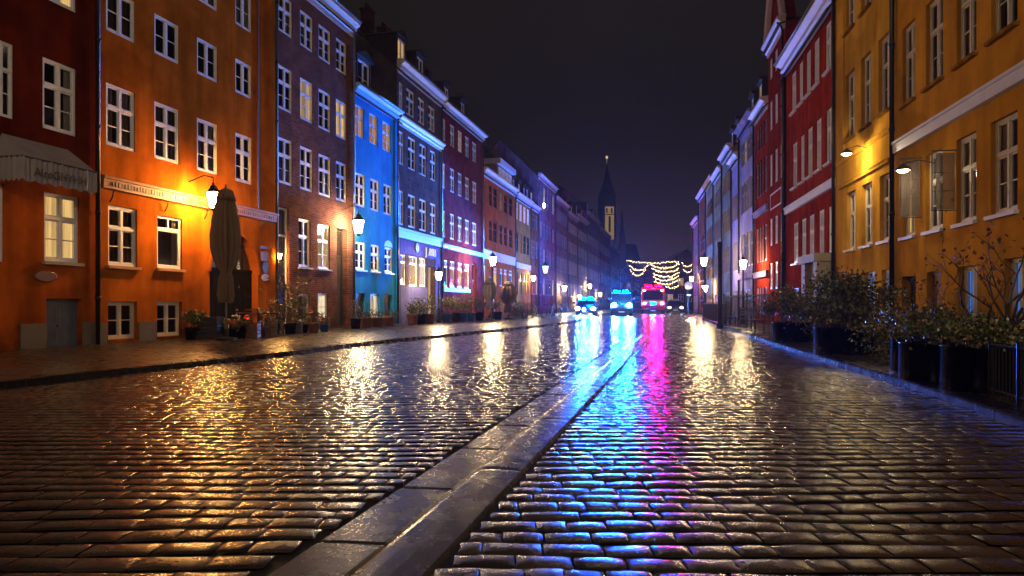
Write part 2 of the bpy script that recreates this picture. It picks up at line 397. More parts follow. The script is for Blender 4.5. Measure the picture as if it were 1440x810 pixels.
# ------------------------------------------------------------------ windows
WM = {}
def frame_mesh(w, h, style, mat):
    key = (round(w,2), round(h,2), style, mat.name)
    if key in WM: return WM[key]
    w, h = key[0], key[1]
    m = MB(); bo = min(.065, w*.09); d = .07
    m.box(0,0,0, bo,d,h); m.box(w-bo,0,0, w,d,h); m.box(bo,0.002,h-bo, w-bo,d,h); m.box(bo,-.012,0, w-bo,d,bo*1.1)
    mu = bo*1.05
    def casement(x0,z0,x1,z1,bars):
        f = bo*.55; y0,y1 = .014,.058
        m.box(x0,y0,z0, x0+f,y1,z1); m.box(x1-f,y0,z0, x1,y1,z1); m.box(x0+f,y0+.002,z0, x1-f,y1,z0+f); m.box(x0+f,y0+.002,z1-f, x1-f,y1,z1)
        for k in range(1, bars+1):
            zz = z0+(z1-z0)*k/(bars+1); m.box(x0+f,y0+.008,zz-.013, x1-f,y1-.01,zz+.013)
    if style == 'cross' or style == 'low':
        tz = h*.63 if style == 'cross' else h*.66
        m.box(w/2-mu/2,-.004,bo*1.1, w/2+mu/2,d,h-bo); m.box(bo,-.008,tz-mu/2, w/2-mu/2,d-.004,tz+mu/2); m.box(w/2+mu/2,-.008,tz-mu/2, w-bo,d-.004,tz+mu/2)
        for x0, x1 in ((bo, w/2-mu/2), (w/2+mu/2, w-bo)):
            casement(x0, bo*1.1, x1, tz-mu/2, 1); casement(x0, tz+mu/2, x1, h-bo, 0)
    elif style == 'two':
        m.box(w/2-mu/2,-.004,bo*1.1, w/2+mu/2,d,h-bo)
        for x0, x1 in ((bo, w/2-mu/2), (w/2+mu/2, w-bo)): casement(x0, bo*1.1, x1, h-bo, 1)
    elif style == 'shop':
        tz = h*.76
        m.box(bo,-.004,tz-mu/2, w-bo,d,tz+mu/2); m.box(w/2-mu/3,0,tz+mu/2, w/2+mu/3,d,h-bo)
        casement(bo, bo*1.1, w-bo, tz-mu/2, 0)
    elif style == 'one':
        casement(bo, bo*1.1, w-bo, h-bo, 1)
    me = m.mesh('window', mat); WM[key] = me; return me
def pane_mesh(w, h, mat):
    key = ('p', round(w,2), round(h,2), mat.name)
    if key not in WM:
        m = MB(); m.quad((.02,.04,.02),(w-.02,.04,.02),(w-.02,.04,h-.02),(.02,.04,h-.02)); WM[key] = m.mesh('pane', mat)
    return WM[key]
def curtain_mesh(w, h, mat, v):
    key = ('c', round(w,2), round(h,2), mat.name, v)
    if key not in WM:
        m = MB(); spans = {0:[(0,.33),(.68,1)], 1:[(0,1)], 2:[(0,.45),(.52,1)], 3:[(0,.24)], 4:[(.74,1)]}[v]
        for a, b in spans:
            n = max(4, int((b-a)*w/.035)); 
            for i in range(n):
                xa, xb = w*(a+(b-a)*i/n), w*(a+(b-a)*(i+1)/n)
                ya, yb = .095+.02*math.sin(i*1.35), .095+.02*math.sin((i+1)*1.35)
                m.quad((xa,ya,0.01),(xb,yb,.01),(xb,yb,h-.01),(xa,ya,h-.01))
        WM[key] = m.mesh('curtain', mat, True)
    return WM[key]
def room_mesh(w, h, mat):
    key = ('r', round(w,2), round(h,2), mat.name)
    if key not in WM:
        m = MB(); e=.2; d=1.3; a=.125
        m.quad((-e,d,-e),(w+e,d,-e),(w+e,d,h+e),(-e,d,h+e)); m.quad((-e,a,-e),(-e,d,-e),(-e,d,h+e),(-e,a,h+e)); m.quad((w+e,a,-e),(w+e,d,-e),(w+e,d,h+e),(w+e,a,h+e))
        m.quad((-e,a,-e),(w+e,a,-e),(w+e,d,-e),(-e,d,-e)); m.quad((-e,a,h+e),(w+e,a,h+e),(w+e,d,h+e),(-e,d,h+e))
        WM[key] = m.mesh('room', mat)
    return WM[key]
wr = random.Random(11)
def add_window(house, u, z, w, h, look='auto', style='cross', rec=.05, mat=None, near=True, sill=None):
    o = link('window', frame_mesh(w, h, style, mat or FRAME), house, (u, rec, z))
    if look == 'auto': look = wr.choice(['dark','dark','cur0','cur3','cur1d','cur2d'])
    if not near:
        pm = {'lit':LIT,'dim':LITD,'orange':LITO,'white':LITW,'blue':GLOWB,'blind':BLIND}.get(look, PANED)
        link('pane', pane_mesh(w, h, pm), o)
    else:
        link('pane', pane_mesh(w, h, PANE), o)
        lit = {'lit':LIT,'dim':LITD,'orange':LITO,'white':LITW,'blue':GLOWB}.get(look)
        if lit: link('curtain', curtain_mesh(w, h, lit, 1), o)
        else:
            link('room', room_mesh(w, h, ROOM), o)
            cm, v = {'dark':(None,0),'cur0':(CURT,0),'cur1':(CURT,1),'cur3':(CURT,3),'cur4':(CURT,4),'cur1d':(CURTD,1),'cur2d':(CURTD,2),'blind':(BLIND,1)}[look]
            if cm: link('curtain', curtain_mesh(w, h, cm, v), o)
    if sill:
        s = MB(); s.box(-.06,-rec-.09,-.075, w+.06,0.0,-.005); s.build('sill', sill, o)
    return o

# ------------------------------------------------------------------ houses
class House:
    """local x along the street line, local -y towards the street. side 'L' or 'R'; xa < xb are the house ends in street depth Y"""
    def __init__(s, side, Ya, Yb, H, mat, label, ridge=3.4, depth=8., off=0., roof=SLATE, near=True, cat='house', name='town_house', base=0., group=None):
        s.side, s.Ya, s.Yb, s.H, s.mat, s.depth, s.ridge, s.near, s.roofm = side, Ya, Yb, H, mat, depth, ridge, near, roof
        if side == 'L':
            s.q = LQ; o = Vector((lx(Ya), Ya, 0)); d = Vector((LS, 1, 0)).normalized()
        else:
            s.q = RQ; o = Vector((rx(Yb), Yb, 0)); d = -Vector((RS, 1, 0)).normalized()
        n = Vector((-d.y, d.x, 0))      # local +y : into the house
        o = o + n*off
        s.W = (Yb-Ya)*s.q; s.e = thing(name, label, cat, o, math.atan2(d.y, d.x), group)
        s.open = []; s.arches = []; s.base = base; s.doors = []
    def u(s, Y): return (Y-s.Ya)*s.q if s.side == 'L' else (s.Yb-Y)*s.q
    def upx(s, px): return s.u(Yl(px) if s.side == 'L' else Yr(px))
    def span(s, pa, pb):
        a, b = s.upx(pa), s.upx(pb); return (min(a,b), max(a,b))
    def win(s, u0, u1, z0, z1, look='auto', style='cross', rec=.05, mat=None, sill=None):
        u0 = max(u0, .03); u1 = min(u1, s.W-.03)
        s.open.append((u0,u1,z0,z1)); return add_window(s.e, u0, z0, u1-u0, z1-z0, look, style, rec, mat, s.near, sill)
    def row(s, cols, z0, z1, looks=None, **kw):
        for i, (pa, pb) in enumerate(cols):
            a, b = s.span(pa, pb); s.win(a, b, z0, z1, (looks[i] if isinstance(looks,(list,tuple)) else looks) or 'auto', **kw)
    def even(s, n, w, z0, z1, looks=None, m0=.5, **kw):
        st = (s.W-2*m0)/n
        for i in range(n):
            c = m0+st*(i+.5); s.win(c-w/2, c+w/2, z0, z1, (looks[i % len(looks)] if looks else 'auto'), **kw)
    def hole(s, u0, u1, z0, z1): s.open.append((u0,u1,z0,z1))
    def door(s, u0, u1, z0, z1, mat=WOODD, rec=.22, transom=None, leaf=2, glass=None):
        s.open.append((u0,u1,z0,z1)); w, h = u1-u0, z1-z0
        f = MB(); b=.07
        f.box(0,0,0,b,.1,h); f.box(w-b,0,0,w,.1,h); f.box(b,0.002,h-b,w-b,.1,h)
        hl = h-b
        if transom: hl = transom; f.box(b,.002,hl,w-b,.1,hl+.08)
        o = f.build('door', mat, s.e, loc=(u0, rec, z0))
        lw = (w-2*b)/leaf
        for k in range(leaf):
            l = MB(); x0 = b+lw*k+.004; x1 = b+lw*(k+1)-.004
            l.box(x0,.03,.01,x1,.07,hl)
            for za, zb in ((.12,hl*.42),(hl*.5,hl*.92)):
                l.box(x0+.07,.018,za,x1-.07,.03,za+.03); l.box(x0+.07,.018,zb-.03,x1-.07,.03,zb); l.box(x0+.07,.018,za+.03,x0+.1,.03,zb-.03); l.box(x1-.1,.018,za+.03,x1-.07,.03,zb-.03)
            l.build('door_leaf', glass or mat, o)
        hd = MB(); hx = b+lw-(.06 if leaf==2 else .02); hd.box(hx-.012,-.03,hl*.44,hx+.012,.02,hl*.50); hd.build('handle', ZINC, o)
        if transom:
            t = MB(); t.quad((b,.05,hl+.08),(w-b,.05,hl+.08),(w-b,.05,h-b),(b,.05,h-b)); t.build('pane', PANED, o)
        return o
    def band(s, z0, z1, proj, mat, name='cornice', u0=None, u1=None, steps=1):
        m = MB(); u0 = .01 if u0 is None else u0; u1 = s.W-.01 if u1 is None else u1
        if steps == 1: pr = [(.02,z0),(-proj*.75,z0+(z1-z0)*.05),(-proj*.8,z0+(z1-z0)*.75),(-proj,z0+(z1-z0)*.8),(-proj,z1),(.02,z1+.02)]
        else:
            hh = z1-z0; pr = [(.02,z0),(-proj*.22,z0),(-proj*.25,z0+hh*.22),(-proj*.5,z0+hh*.34),(-proj*.55,z0+hh*.56),(-proj*.9,z0+hh*.72),(-proj,z0+hh*.76),(-proj,z1-.03),(-proj*.9,z1),(.02,z1+.03)]
        m.prism(pr, u0, u1); return m.build(name, mat, s.e)
    def pipe(s, u, ztop, mat=ZINC, r=.05, proj=.09):
        m = MB(); m.tube([(u,-proj,s.base+.05),(u,-proj,ztop-.35),(u,-proj-.05,ztop-.2),(u,-proj-.22,ztop)], r, 8)
        for z in np.arange(1.2, ztop-.5, 2.1): m.lathe([(r+.015,-.04),(r+.015,.04)], 8, c=(u,-proj,z))
        return m.build('drainpipe', mat, s.e, True)
    def gutter(s, z, proj):
        m = MB(); m.tube([(.01,-proj-.03,z),(s.W-.01,-proj-.03,z)], .055, 6); m.build('gutter', ZINC, s.e, True)
    def finish(s, roof=True, arches=()):
        m = MB(); W, H, D = s.W-.004, s.H, s.depth; e=.004
        us = sorted({e, W} | {min(max(o[k],e),W) for o in s.open for k in (0,1)}); zs = sorted({-.02, H} | {o[k] for o in s.open for k in (2,3)})
        for ua, ub in zip(us, us[1:]):
            for za, zb in zip(zs, zs[1:]):
                cu, cz = (ua+ub)/2, (za+zb)/2
                if ub-ua < 1e-5 or zb-za < 1e-5 or any(o[0] < cu < o[1] and o[2] < cz < o[3] for o in s.open): continue
                m.quad((ua,0,za),(ub,0,za),(ub,0,zb),(ua,0,zb))
        t = .24
        for (u0,u1,z0,z1) in s.open:
            m.quad((u0,0,z0),(u0,0,z1),(u0,t,z1),(u0,t,z0)); m.quad((u1,0,z1),(u1,0,z0),(u1,t,z0),(u1,t,z1))
            m.quad((u0,0,z1),(u1,0,z1),(u1,t,z1),(u0,t,z1)); m.quad((u1,0,z0),(u0,0,z0),(u0,t,z0),(u1,t,z0))
        for (u0,u1,zs_,zt) in arches:   # fill the corners above an arch
            c, a = (u0+u1)/2, (u1-u0)/2; n = 16; P = [(c-a*math.cos(math.pi*k/n), zs_+(zt-zs_)*math.sin(math.pi*k/n)) for k in range(n+1)]
            for (xa,za),(xb,zb) in zip(P,P[1:]):
                m.quad((xa,0,za),(xb,0,zb),(xb,0,zt),(xa,0,zt)); m.quad((xa,0,za),(xa,.35,za),(xb,.35,zb),(xb,0,zb))
        rz = H+s.ridge; half = D/2
        for uu, fl in ((e,0),(W,1)):
            pts = [(uu,0,-.02),(uu,0,H),(uu,half,rz),(uu,D,H),(uu,D,-.02)]; m.poly(pts if fl else pts[::-1])
        m.quad((W,D,-.02),(e,D,-.02),(e,D,H),(W,D,H))
        s.wall = m.build('wall', s.mat, s.e)
        if roof:
            r = MB(); k = s.ridge/half; ov=.30; zl = -ov*k
            P = [(-ov,H+zl+.10),(half,rz+.10),(D+ov,H+zl+.10),(D+ov,H+zl+.02),(half,rz+.02),(-ov,H+zl+.02)]
            r.prism(P, -.02 if 0 else .006, W-.002); s.roof = r.build('roof', s.roofm, s.e)
        return s
    def dormer(s, u, w=1.1, h=1.5, y=.5, look='dark', mat=None):
        d = MB(); z = s.H+y*s.ridge/(s.depth/2)+.1; dd=2.2
        d.box(u-w/2,y,z-.3,u-w/2+.12,y+dd,z+h); d.box(u+w/2-.12,y,z-.3,u+w/2,y+dd,z+h); d.box(u-w/2+.12,y+.004,z-.3,u+w/2-.12,y+.3,z); d.box(u-w/2+.12,y+.004,z+h-.12,u+w/2-.12,y+dd,z+h)
        d.prism([(y-.12,z+h),(y+dd,z+h),(y+dd,z+h+.04),(y-.12,z+h+.04)], u-w/2-.1, u+w/2+.1)
        i = [(u-w/2-.1, z+h+.042),(u, z+h+.4),(u+w/2+.1, z+h+.042)]
        d.poly([(p[0],y-.12,p[1]) for p in i]); d.quad((i[0][0],y-.12,i[0][1]),(i[0][0],y+dd,i[0][1]),(i[1][0],y+dd,i[1][1]),(i[1][0],y-.12,i[1][1])); d.quad((i[2][0],y-.12,i[2][1]),(i[1][0],y-.12,i[1][1]),(i[1][0],y+dd,i[1][1]),(i[2][0],y+dd,i[2][1]))
        o = d.build('dormer', mat or SLATE, s.e)
        f = link('window', frame_mesh(w-.24, h-.12, 'two', FRAME), o, (u-w/2+.12, y+.05, z))
        pm = {'dim':LITD,'lit':LIT}.get(look, PANED); link('pane', pane_mesh(w-.24, h-.12, pm), f)
    def chimney(s, u, y=None, h=1.6, mat=None):
        c = MB(); y = s.depth/2 if y is None else y; z = s.H+s.ridge*(1-abs(y-s.depth/2)/(s.depth/2))
        c.box(u-.35,y-.3,z-.8,u+.35,y+.3,z+h); c.box(u-.42,y-.37,z+h,u+.42,y+.37,z+h+.12)
        for k in (-.18,.18): c.lathe([(.1,0),(.08,.35)], 8, c=(u+k,y,z+h+.12))
        c.build('chimney', mat or M['tile brick'], s.e)
brick('tile brick', (.14,.05,.035), (.09,.04,.03), (.10,.09,.08))

ORANGE = (.50,.130,.011); 
P_RED0 = plaster('orange below dark red plaster', (.50,.11,.012), (.12,.014,.004), 4.25)
P_OR = plaster('burnt orange plaster', ORANGE)
P_BR = brick('purple brown brick', (.27,.085,.055), (.12,.042,.045), (.20,.15,.13))
P_BL = plaster('bright blue plaster', (.03,.30,.72), dirt=.3)
P_H4 = brick('blue brown brick', (.17,.10,.11), (.12,.085,.11), (.12,.11,.12))
P_H5 = brick('deep red brick', (.26,.035,.055), (.19,.03,.05), (.15,.06,.08))
P_H6 = plaster('coral plaster', (.52,.10,.03))
P_H7 = plaster('amber plaster', (.55,.19,.04))
P_H8 = plaster('rust plaster', (.30,.09,.04))
P_Y1 = plaster('ochre yellow plaster', (.62,.28,.028), dirt=.4)
P_Y2 = plaster('warm yellow plaster', (.66,.33,.035), dirt=.4)
P_R3 = plaster('brick red plaster', (.34,.035,.016))
P_R4 = plaster('dark red plaster', (.26,.028,.014))
P_LI = plaster('lilac plaster', (.36,.33,.62), dirt=.3)
P_GR = plaster('grey beige plaster', (.30,.26,.24))
P_MV = plaster('mauve plaster', (.30,.17,.22))
P_TN = plaster('tan plaster', (.36,.24,.14))
P_LS = plaster('lilac shop plaster', (.15,.15,.42), dirt=.3)

# ---- left 0 : red over orange with awning
h = House('L', 10.6, Yl(138), 12.6, P_RED0, 'dark red house with orange ground floor and white awning at the left edge')
h.row([(60,108)], 5.02, 6.63, ['cur4']); h.row([(-12,20)], 5.02, 6.63, ['dark']); h.row([(60,108)], 7.95, 9.1, ['lit'], style='two'); h.row([(-12,20)], 7.95, 9.1, ['dark'], style='two')
h.row([(60,108)], 10.1, 11.2, ['dark'], style='two')
lw_ = h.win(*h.span(62,112), 2.03, 3.60, 'lit', sill=STONE)
h.row([(-30,6)], 1.95, 3.60, ['dim'])
a, bq = h.span(65,115); h.door(a, bq, .06, 1.18, WOODG, .14)
a, bq = h.span(-60,-25); h.door(a, bq, .06, 2.9, WOODD, .2, transom=2.2)
h.finish()
for ua, ub in ((h.upx(28),h.upx(65)-.01),(h.upx(115)+.01,h.upx(135))): f = MB(); f.box(ua,-.03,0,ub,-.002,.62); f.build('plinth', FOOT, h.e)
ck = MB(); ck.box(h.upx(112),-.05,0,h.upx(112)+.09,-.001,4.2); 
h.pipe(h.upx(138)-.10, 12.5, DARK, .055)
f = MB(); f.lathe([(.02,0),(.30,0),(.30,.03),(.27,.04),(.02,.04)], 20); sg = f.build('name_plaque', WOODB, h.e)
sg.matrix_local = Matrix.Translation((h.upx(63),-.002,1.68)) @ Matrix.Rotation(R(90),4,'X') @ Matrix.Scale(.42,4,(0,1,0))
f = MB(); 
for k in range(3): f.lathe([(.02,-.06),(.05,-.02),(.055,.02),(.02,.07)], 10, c=(.25+.2*k-.14*(k==2), .35+.1*k, 1.15-.22*k))
f.build('room_lamp', emit('chandelier glow', (1.,.8,.45), 7.), lw_)
# awning as its own thing
aw = thing('awning', 'off white fabric awning with lettered scalloped valance on dark red house', 'awning', h.e.location, h.e.rotation_euler.z)
u0, u1, pj = h.u(14.75), h.u(16.62), .80
m = MB(); zt, zf = 4.66, 4.10
m.quad((u0,-pj,zf),(u1,-pj,zf),(u1,-.01,zt),(u0+.25,-.01,zt)); m.poly([(u0,-.01,zf),(u0,-pj,zf),(u0+.25,-.01,zt)]); m.poly([(u1,-pj,zf),(u1,-.01,zf),(u1,-.01,zt)])
m.build('canopy', AWN, aw)
m = MB(); N=60
def val(P, Q, seed):
    n = 48; rr = random.Random(seed)
    for i in range(n):
        t0, t1 = i/n, (i+1)/n
        def pt(t, z): 
            off = .018*math.sin(t*90)+.012*math.sin(t*37+1)
            return (P[0]+(Q[0]-P[0])*t + (off if P[0]==Q[0] else 0), P[1]+(Q[1]-P[1])*t-(off if P[0]!=Q[0] else 0), z)
        zb = lambda t: zf-.46-.05*abs(math.sin(t*math.pi*6))
        m.quad(pt(t0,zb(t0)),pt(t1,zb(t1)),pt(t1,zf+.01),pt(t0,zf+.01))
val((u0,-pj),(u1,-pj),1); val((u0,-.02),(u0,-pj),2)
m.build('valance', AWN, aw, True)
m = MB(); m.tube([(u0,-.02,zf),(u0,-pj,zf),(u1,-pj,zf),(u1,-.02,zf)], .022, 6); m.build('awning_frame', ZINC, aw)
textmesh('lettering', 'AIroGHYHH', .25, plain('faded sign paint', (.09,.08,.08), .8, vary=.5, scale=9.), aw, Matrix.Translation((u0+.25,-pj-.045,zf-.36)) @ Matrix.Rotation(R(90),4,'X'), .004)

# ---- left 1 : burnt orange
h = House('L', Yl(138), Yl(388), 12.6, P_OR, 'burnt orange plastered house with arched gateway and carved ledge')
C = [(149,190),(217,252),(277,306),(331,354)]
h.row(C, 5.04, 6.60, ['cur0','cur2d','cur0','dark'], rec=.03)
h.row(C, 7.90, 9.0, ['cur1d','dark','dark','dark'], style='two', rec=.03)
h.row(C, 10.1, 11.25, ['dark','dark','cur0','cur1'], style='two', rec=.03)
h.row([(152,193)], 2.03, 3.55, ['cur1d'], sill=TRIMO); h.row([(221,256)], 2.05, 3.50, ['cur4'], style='shop', sill=TRIMO)
h.row([(152,193),(221,256)], .16, 1.12, ['dark','dark'], style='two', rec=.1, mat=FRAMEY)
ga, gb = h.span(295,363); h.hole(ga, gb, .0, 3.30)
h.finish(arches=[(ga,gb,2.05,3.30)])
m = MB(); n=18; c=(ga+gb)/2; a=(gb-ga)/2
P = [(c-(a+.12)*math.cos(math.pi*k/n), 2.05+(1.25+.12)*math.sin(math.pi*k/n)) for k in range(n+1)]; Pi = [(c-a*math.cos(math.pi*k/n), 2.05+1.25*math.sin(math.pi*k/n)) for k in range(n+1)]
for k in range(n):
    m.quad((Pi[k][0],-.05,Pi[k][1]),(Pi[k+1][0],-.05,Pi[k+1][1]),(P[k+1][0],-.05,P[k+1][1]),(P[k][0],-.05,P[k][1])); m.quad((P[k][0],-.05,P[k][1]),(P[k+1][0],-.05,P[k+1][1]),(P[k+1][0],0,P[k+1][1]),(P[k][0],0,P[k][1]))
    m.quad((Pi[k][0],0,Pi[k][1]),(Pi[k+1][0],0,Pi[k+1][1]),(Pi[k+1][0],-.05,Pi[k+1][1]),(Pi[k][0],-.05,Pi[k][1]))
m.build('arch_moulding', P_OR, h.e)
m = MB(); d=.25; w=gb-ga
m.box(ga,d,0,c-.01,d+.06,2.1); m.box(c+.01,d,0,gb,d+.06,2.1); m.box(ga,d-.03,2.1,gb,d+.06,2.2)
for k in range(6): m.box(ga+w*(k+.5)/6-.02,d-.012,.25,ga+w*(k+.5)/6+.02,d,1.95)
gt = m.build('gate', plain('black gate paint', (.010,.009,.008), .8, spec=.05), h.e)
m = MB(); m.quad((ga-.1,d+.05,2.2),(gb+.1,d+.05,2.2),(gb+.1,d+.05,3.4),(ga-.1,d+.05,3.4)); m.build('pane', PANED, gt)
m = MB()
for k in range(1,6): m.box(ga+w*k/6-.025,d+.0,2.2,ga+w*k/6+.025,d+.04,3.3)
m.build('fanlight_bars', DARK, gt)
m = MB(); m.lathe([(.0,-.08),(.07,-.05),(.08,0),(.07,.05),(0,.08)], 10, c=(gb-.45,d-.12,.62)); m.build('tail_lamp', TAILR, gt)
lg = h.band(3.92, 4.24, .16, plain('brown ledge paint', (.30,.11,.025), .6, vary=.35, scale=5.), 'ledge', 0.05, h.W-.05)
m = MB()
for k in range(70):
    x = .3+k*(h.W-.6)/70; m.box(x,-.148,4.0,x+.05+.02*(k%3),-.12,4.1+.03*((k*7)%4)/3)
m.build('carved_relief', WOODB, h.e)
m = MB()
for x in (.35, 2.3, 4.0, 5.4, 6.9):
    if x < h.W: m.tube([(x,-.02,3.62),(x,-.10,3.75),(x,-.14,3.92)], .018, 6)
m.build('ledge_brackets', DARK, h.e)
m = MB(); m.box(h.upx(361),-.045,4.3,h.upx(363),-.001,12.5); m.build('wall_strip', WOODB, h.e)
h.pipe(h.W-.09, 12.5, DARK, .05)
m = MB(); pu = h.upx(372)
m.box(pu-.28,-.03,2.95,pu+.34,-.001,3.05); m.box(pu-.25,-.03,2.55,pu+.25,-.001,2.85); m.build('wall_sign', WOODB, h.e)
m = MB(); m.lathe([(.01,0),(.2,0),(.2,.04),(.01,.04)], 16); o = m.build('house_number_plate', TRIMW, h.e); o.matrix_local = Matrix.Translation((pu,-.002,1.98)) @ Matrix.Rotation(R(90),4,'X') @ Matrix.Scale(.6,4,(0,1,0))
m = MB(); m.lathe([(.01,0),(.2,0),(.2,.04),(.01,.04)], 16); o = m.build('lamp_plate', DARK, h.e); o.matrix_local = Matrix.Translation((pu,-.002,2.32)) @ Matrix.Rotation(R(90),4,'X')
for ua, ub in ((.02,h.upx(150)),(h.upx(195),h.upx(219))): f = MB(); f.box(ua,-.02,0,ub,-.002,.58); f.build('plinth', FOOT, h.e)

# ---- left 2 : purple brick
h = House('L', Yl(388), Yl(496.5), 13.0, P_BR, 'purple brown brick house with white cornice and dark panelled door')
C = [(391,411),(422,440),(448,465),(472.5,487)]
h.row(C, 10.85, 12.2, ['cur0','cur1d','cur1d','dark'], rec=.03); h.row(C, 8.07, 9.64, ['cur3','dim','dark','lit'], rec=.03); h.row(C, 5.41, 7.05, ['cur2d','dark','cur0','dark'], rec=.03)
h.row([(420,437)], 2.47, 4.30, ['cur4'], rec=.06, sill=STONE); h.row([(447,464)], 2.47, 4.25, ['dim'], rec=.06, sill=STONE)
a, bq = h.span(392,407); h.door(a, bq, .1, 4.55, FRAME, .1, transom=3.4, leaf=1, glass=PANED)
a, bq = h.span(420,437); h.win(a, bq, .38, 1.45, 'cur0', 'one', .1); a, bq = h.span(447,463); h.win(a, bq, .38, 1.5, 'white', 'one', .1)
a, bq = h.span(473.5,488); h.door(a, bq, .1, 4.25, WOODD, .2, transom=2.95)
h.band(12.72, 13.38, .36, TRIMW, steps=2); h.gutter(13.35, .36); h.pipe(h.W-.08, 13.3, ZINC, .055); h.finish()
h.dormer(3.2, 1.2, 1.5); h.chimney(h.W-1.2)

# ---- left 3 : blue
h = House('L', Yl(496.5), Yl(558.5), 10.35, P_BL, 'bright blue low house with blue cornice and arched dormer')
C3 = [(498.5,512),(519.6,531.5),(538,550)]
h.row(C3, 8.52, 9.93, ['orange','orange','orange']); h.row([(500,513.7),(521,533.5),(539.5,551)], 5.43, 6.92, ['dark','dark','cur1d'])
h.row([(500,513.7),(521.6,533.5),(541,552)], 2.6, 3.85, ['cur3','dark','cur4'], sill=TRIMB)
for px, mt in (((501,514),WOODD),((540,552),WOODD)):
    a, bq = h.span(*px); h.door(a, bq, .1, 1.55, mt, .12)
a, bq = h.span(521,534); h.win(a, bq, .35, 1.55, 'white', 'two', .1)
h.band(10.28, 10.78, .34, TRIMB, steps=2); h.gutter(10.75, .34); h.pipe(h.W-.1, 10.7, DARK, .05); h.finish(); 
h.dormer(h.W*.33, 1.5, 1.7, .25, mat=SLATE)
m = MB(); n=10; w=1.15; c=h.upx(545.5)
for k in range(n):
    t0, t1 = math.pi*k/n, math.pi*(k+1)/n; 
    m.quad((c-.5*math.cos(t0),-.03,3.88+.3*math.sin(t0)),(c-.5*math.cos(t1),-.03,3.88+.3*math.sin(t1)),(c-.5*math.cos(t1),-.001,3.88+.3*math.sin(t1)),(c-.5*math.cos(t0),-.001,3.88+.3*math.sin(t0)))
    m.poly([(c,-.03,3.88),(c-.5*math.cos(t0),-.03,3.88+.3*math.sin(t0)),(c-.5*math.cos(t1),-.03,3.88+.3*math.sin(t1))])
m.build('window_pediment', TRIMB, h.e)

# ---- left 4 : blue-brown brick with lilac shop
h = House('L', Yl(558.5), Yl(620.5), 13.0, P_H4, 'blue brown brick house with double cornice above a lilac shop front', ridge=4.2, depth=9)
CA = [(561,567),(571.5,583),(588,597.5),(602.6,612)]; CB = [(561,568.5),(574,585),(590,600),(605,613.5)]
h.row(CA, 11.05, 12.45, ['cur1d','cur1d','dark','cur0']); h.row(CB, 8.23, 9.95, ['dark','dark','cur2d','dark']); h.row(CB, 5.14, 6.9, ['dark','cur1d','dark','dark'])
h.band(12.85, 13.5, .42, TRIMW, steps=2); h.band(10.2, 10.68, .30, TRIMW, steps=2); h.gutter(13.45,.42); h.band(4.45, 4.98, .12, TRIMB, 'fascia')
h.row([(563,571)], 2.05, 3.62, ['dim'], style='shop'); h.row([(575.6,587),(589.7,599)], 2.02, 3.62, ['lit','white'], style='shop')
a, bq = h.span(602,611); h.door(a, bq, .1, 3.2, TRIMW, .25, leaf=1, glass=LITD)
m = MB(); 
m.box(.06,-.05,.0,h.span(562,563)[0],-.004,4.40); sa, sb = h.span(562.5,600); m.box(sa,-.05,0,sb,-.004,1.98); m.box(h.upx(612),-.05,0,h.W-.06,-.004,4.40); m.box(.06+h.span(562,563)[0],-.05,3.68,h.upx(612)-.004,-.004,4.398)
m.build('shop_panelling', P_LS, h.e)
m = MB()
for z in (7.2,7.6):
    for k in (0,1): m.box(h.upx(574)+k*2.5,-.03,z,h.upx(574)+k*2.5+1.8,-.001,z+.06)
m.build('wall_panel', P_H4, h.e)
h.pipe(h.W-.1, 13.4, DARK, .05); h.finish(); 
h.dormer(1.6,1.3,1.7,.4,'dim'); h.dormer(4.4,1.3,1.7,.4); h.chimney(h.W-.6)
Mt = Matrix.Translation((h.upx(596.5),-.10,3.82)) @ Matrix.Rotation(R(90),4,'X')
textmesh('shop_lettering', "J  A9H", .62, LETTER, h.e, Mt, .03)
m = MB(); m.lathe([(.01,0),(.26,0),(.26,.05),(.01,.05)], 16); o = m.build('round_sign', plain('dark red enamel', (.25,.02,.03), .4), h.e); o.matrix_local = Matrix.Translation((h.upx(584.5),-.06,4.12)) @ Matrix.Rotation(R(90),4,'X')

# ---- left 5 : deep red brick
h = House('L', Yl(620.5), Yl(678.5), 12.9, P_H5, 'deep red brick house with white cornice and blue ledge', ridge=3.6)
C5 = [(621.5,627),(633,639.6),(644,650),(654,660),(664,670.5)]
h.row(C5, 10.98, 12.35, ['dark','cur1d','dim','cur0','blind']); h.row(C5, 8.1, 9.61, ['dim','dark','dark','dark','blind']); h.row(C5, 5.13, 6.75, ['cur1d','dark','cur2d','dark','blind'])
h.row([(625,630),(633,640)], 2.1, 3.75, ['dark','orange'], style='shop'); h.row([(644,650),(653.5,660)], 2.1, 3.75, ['lit','orange'], style='shop')
a, bq = h.span(664,671); h.door(a, bq, .1, 3.9, plain('red door paint', (.4,.05,.05), .4), .2, transom=2.6, leaf=1)
h.band(12.8, 13.3, .40, TRIMW, steps=2); h.band(4.45,4.72,.2,TRIMB,'ledge'); h.gutter(13.25,.4)
m = MB(); m.box(h.upx(624),-.04,1.85,h.upx(661),-.002,2.05); m.build('sill_band', TRIMB, h.e); h.pipe(h.W-.1,13.2,DARK,.05); h.finish()
h.dormer(2.5,1.2,1.5,.5); h.dormer(6.,1.2,1.5,.5); h.chimney(.7); h.chimney(h.W-1.,h=1.3)

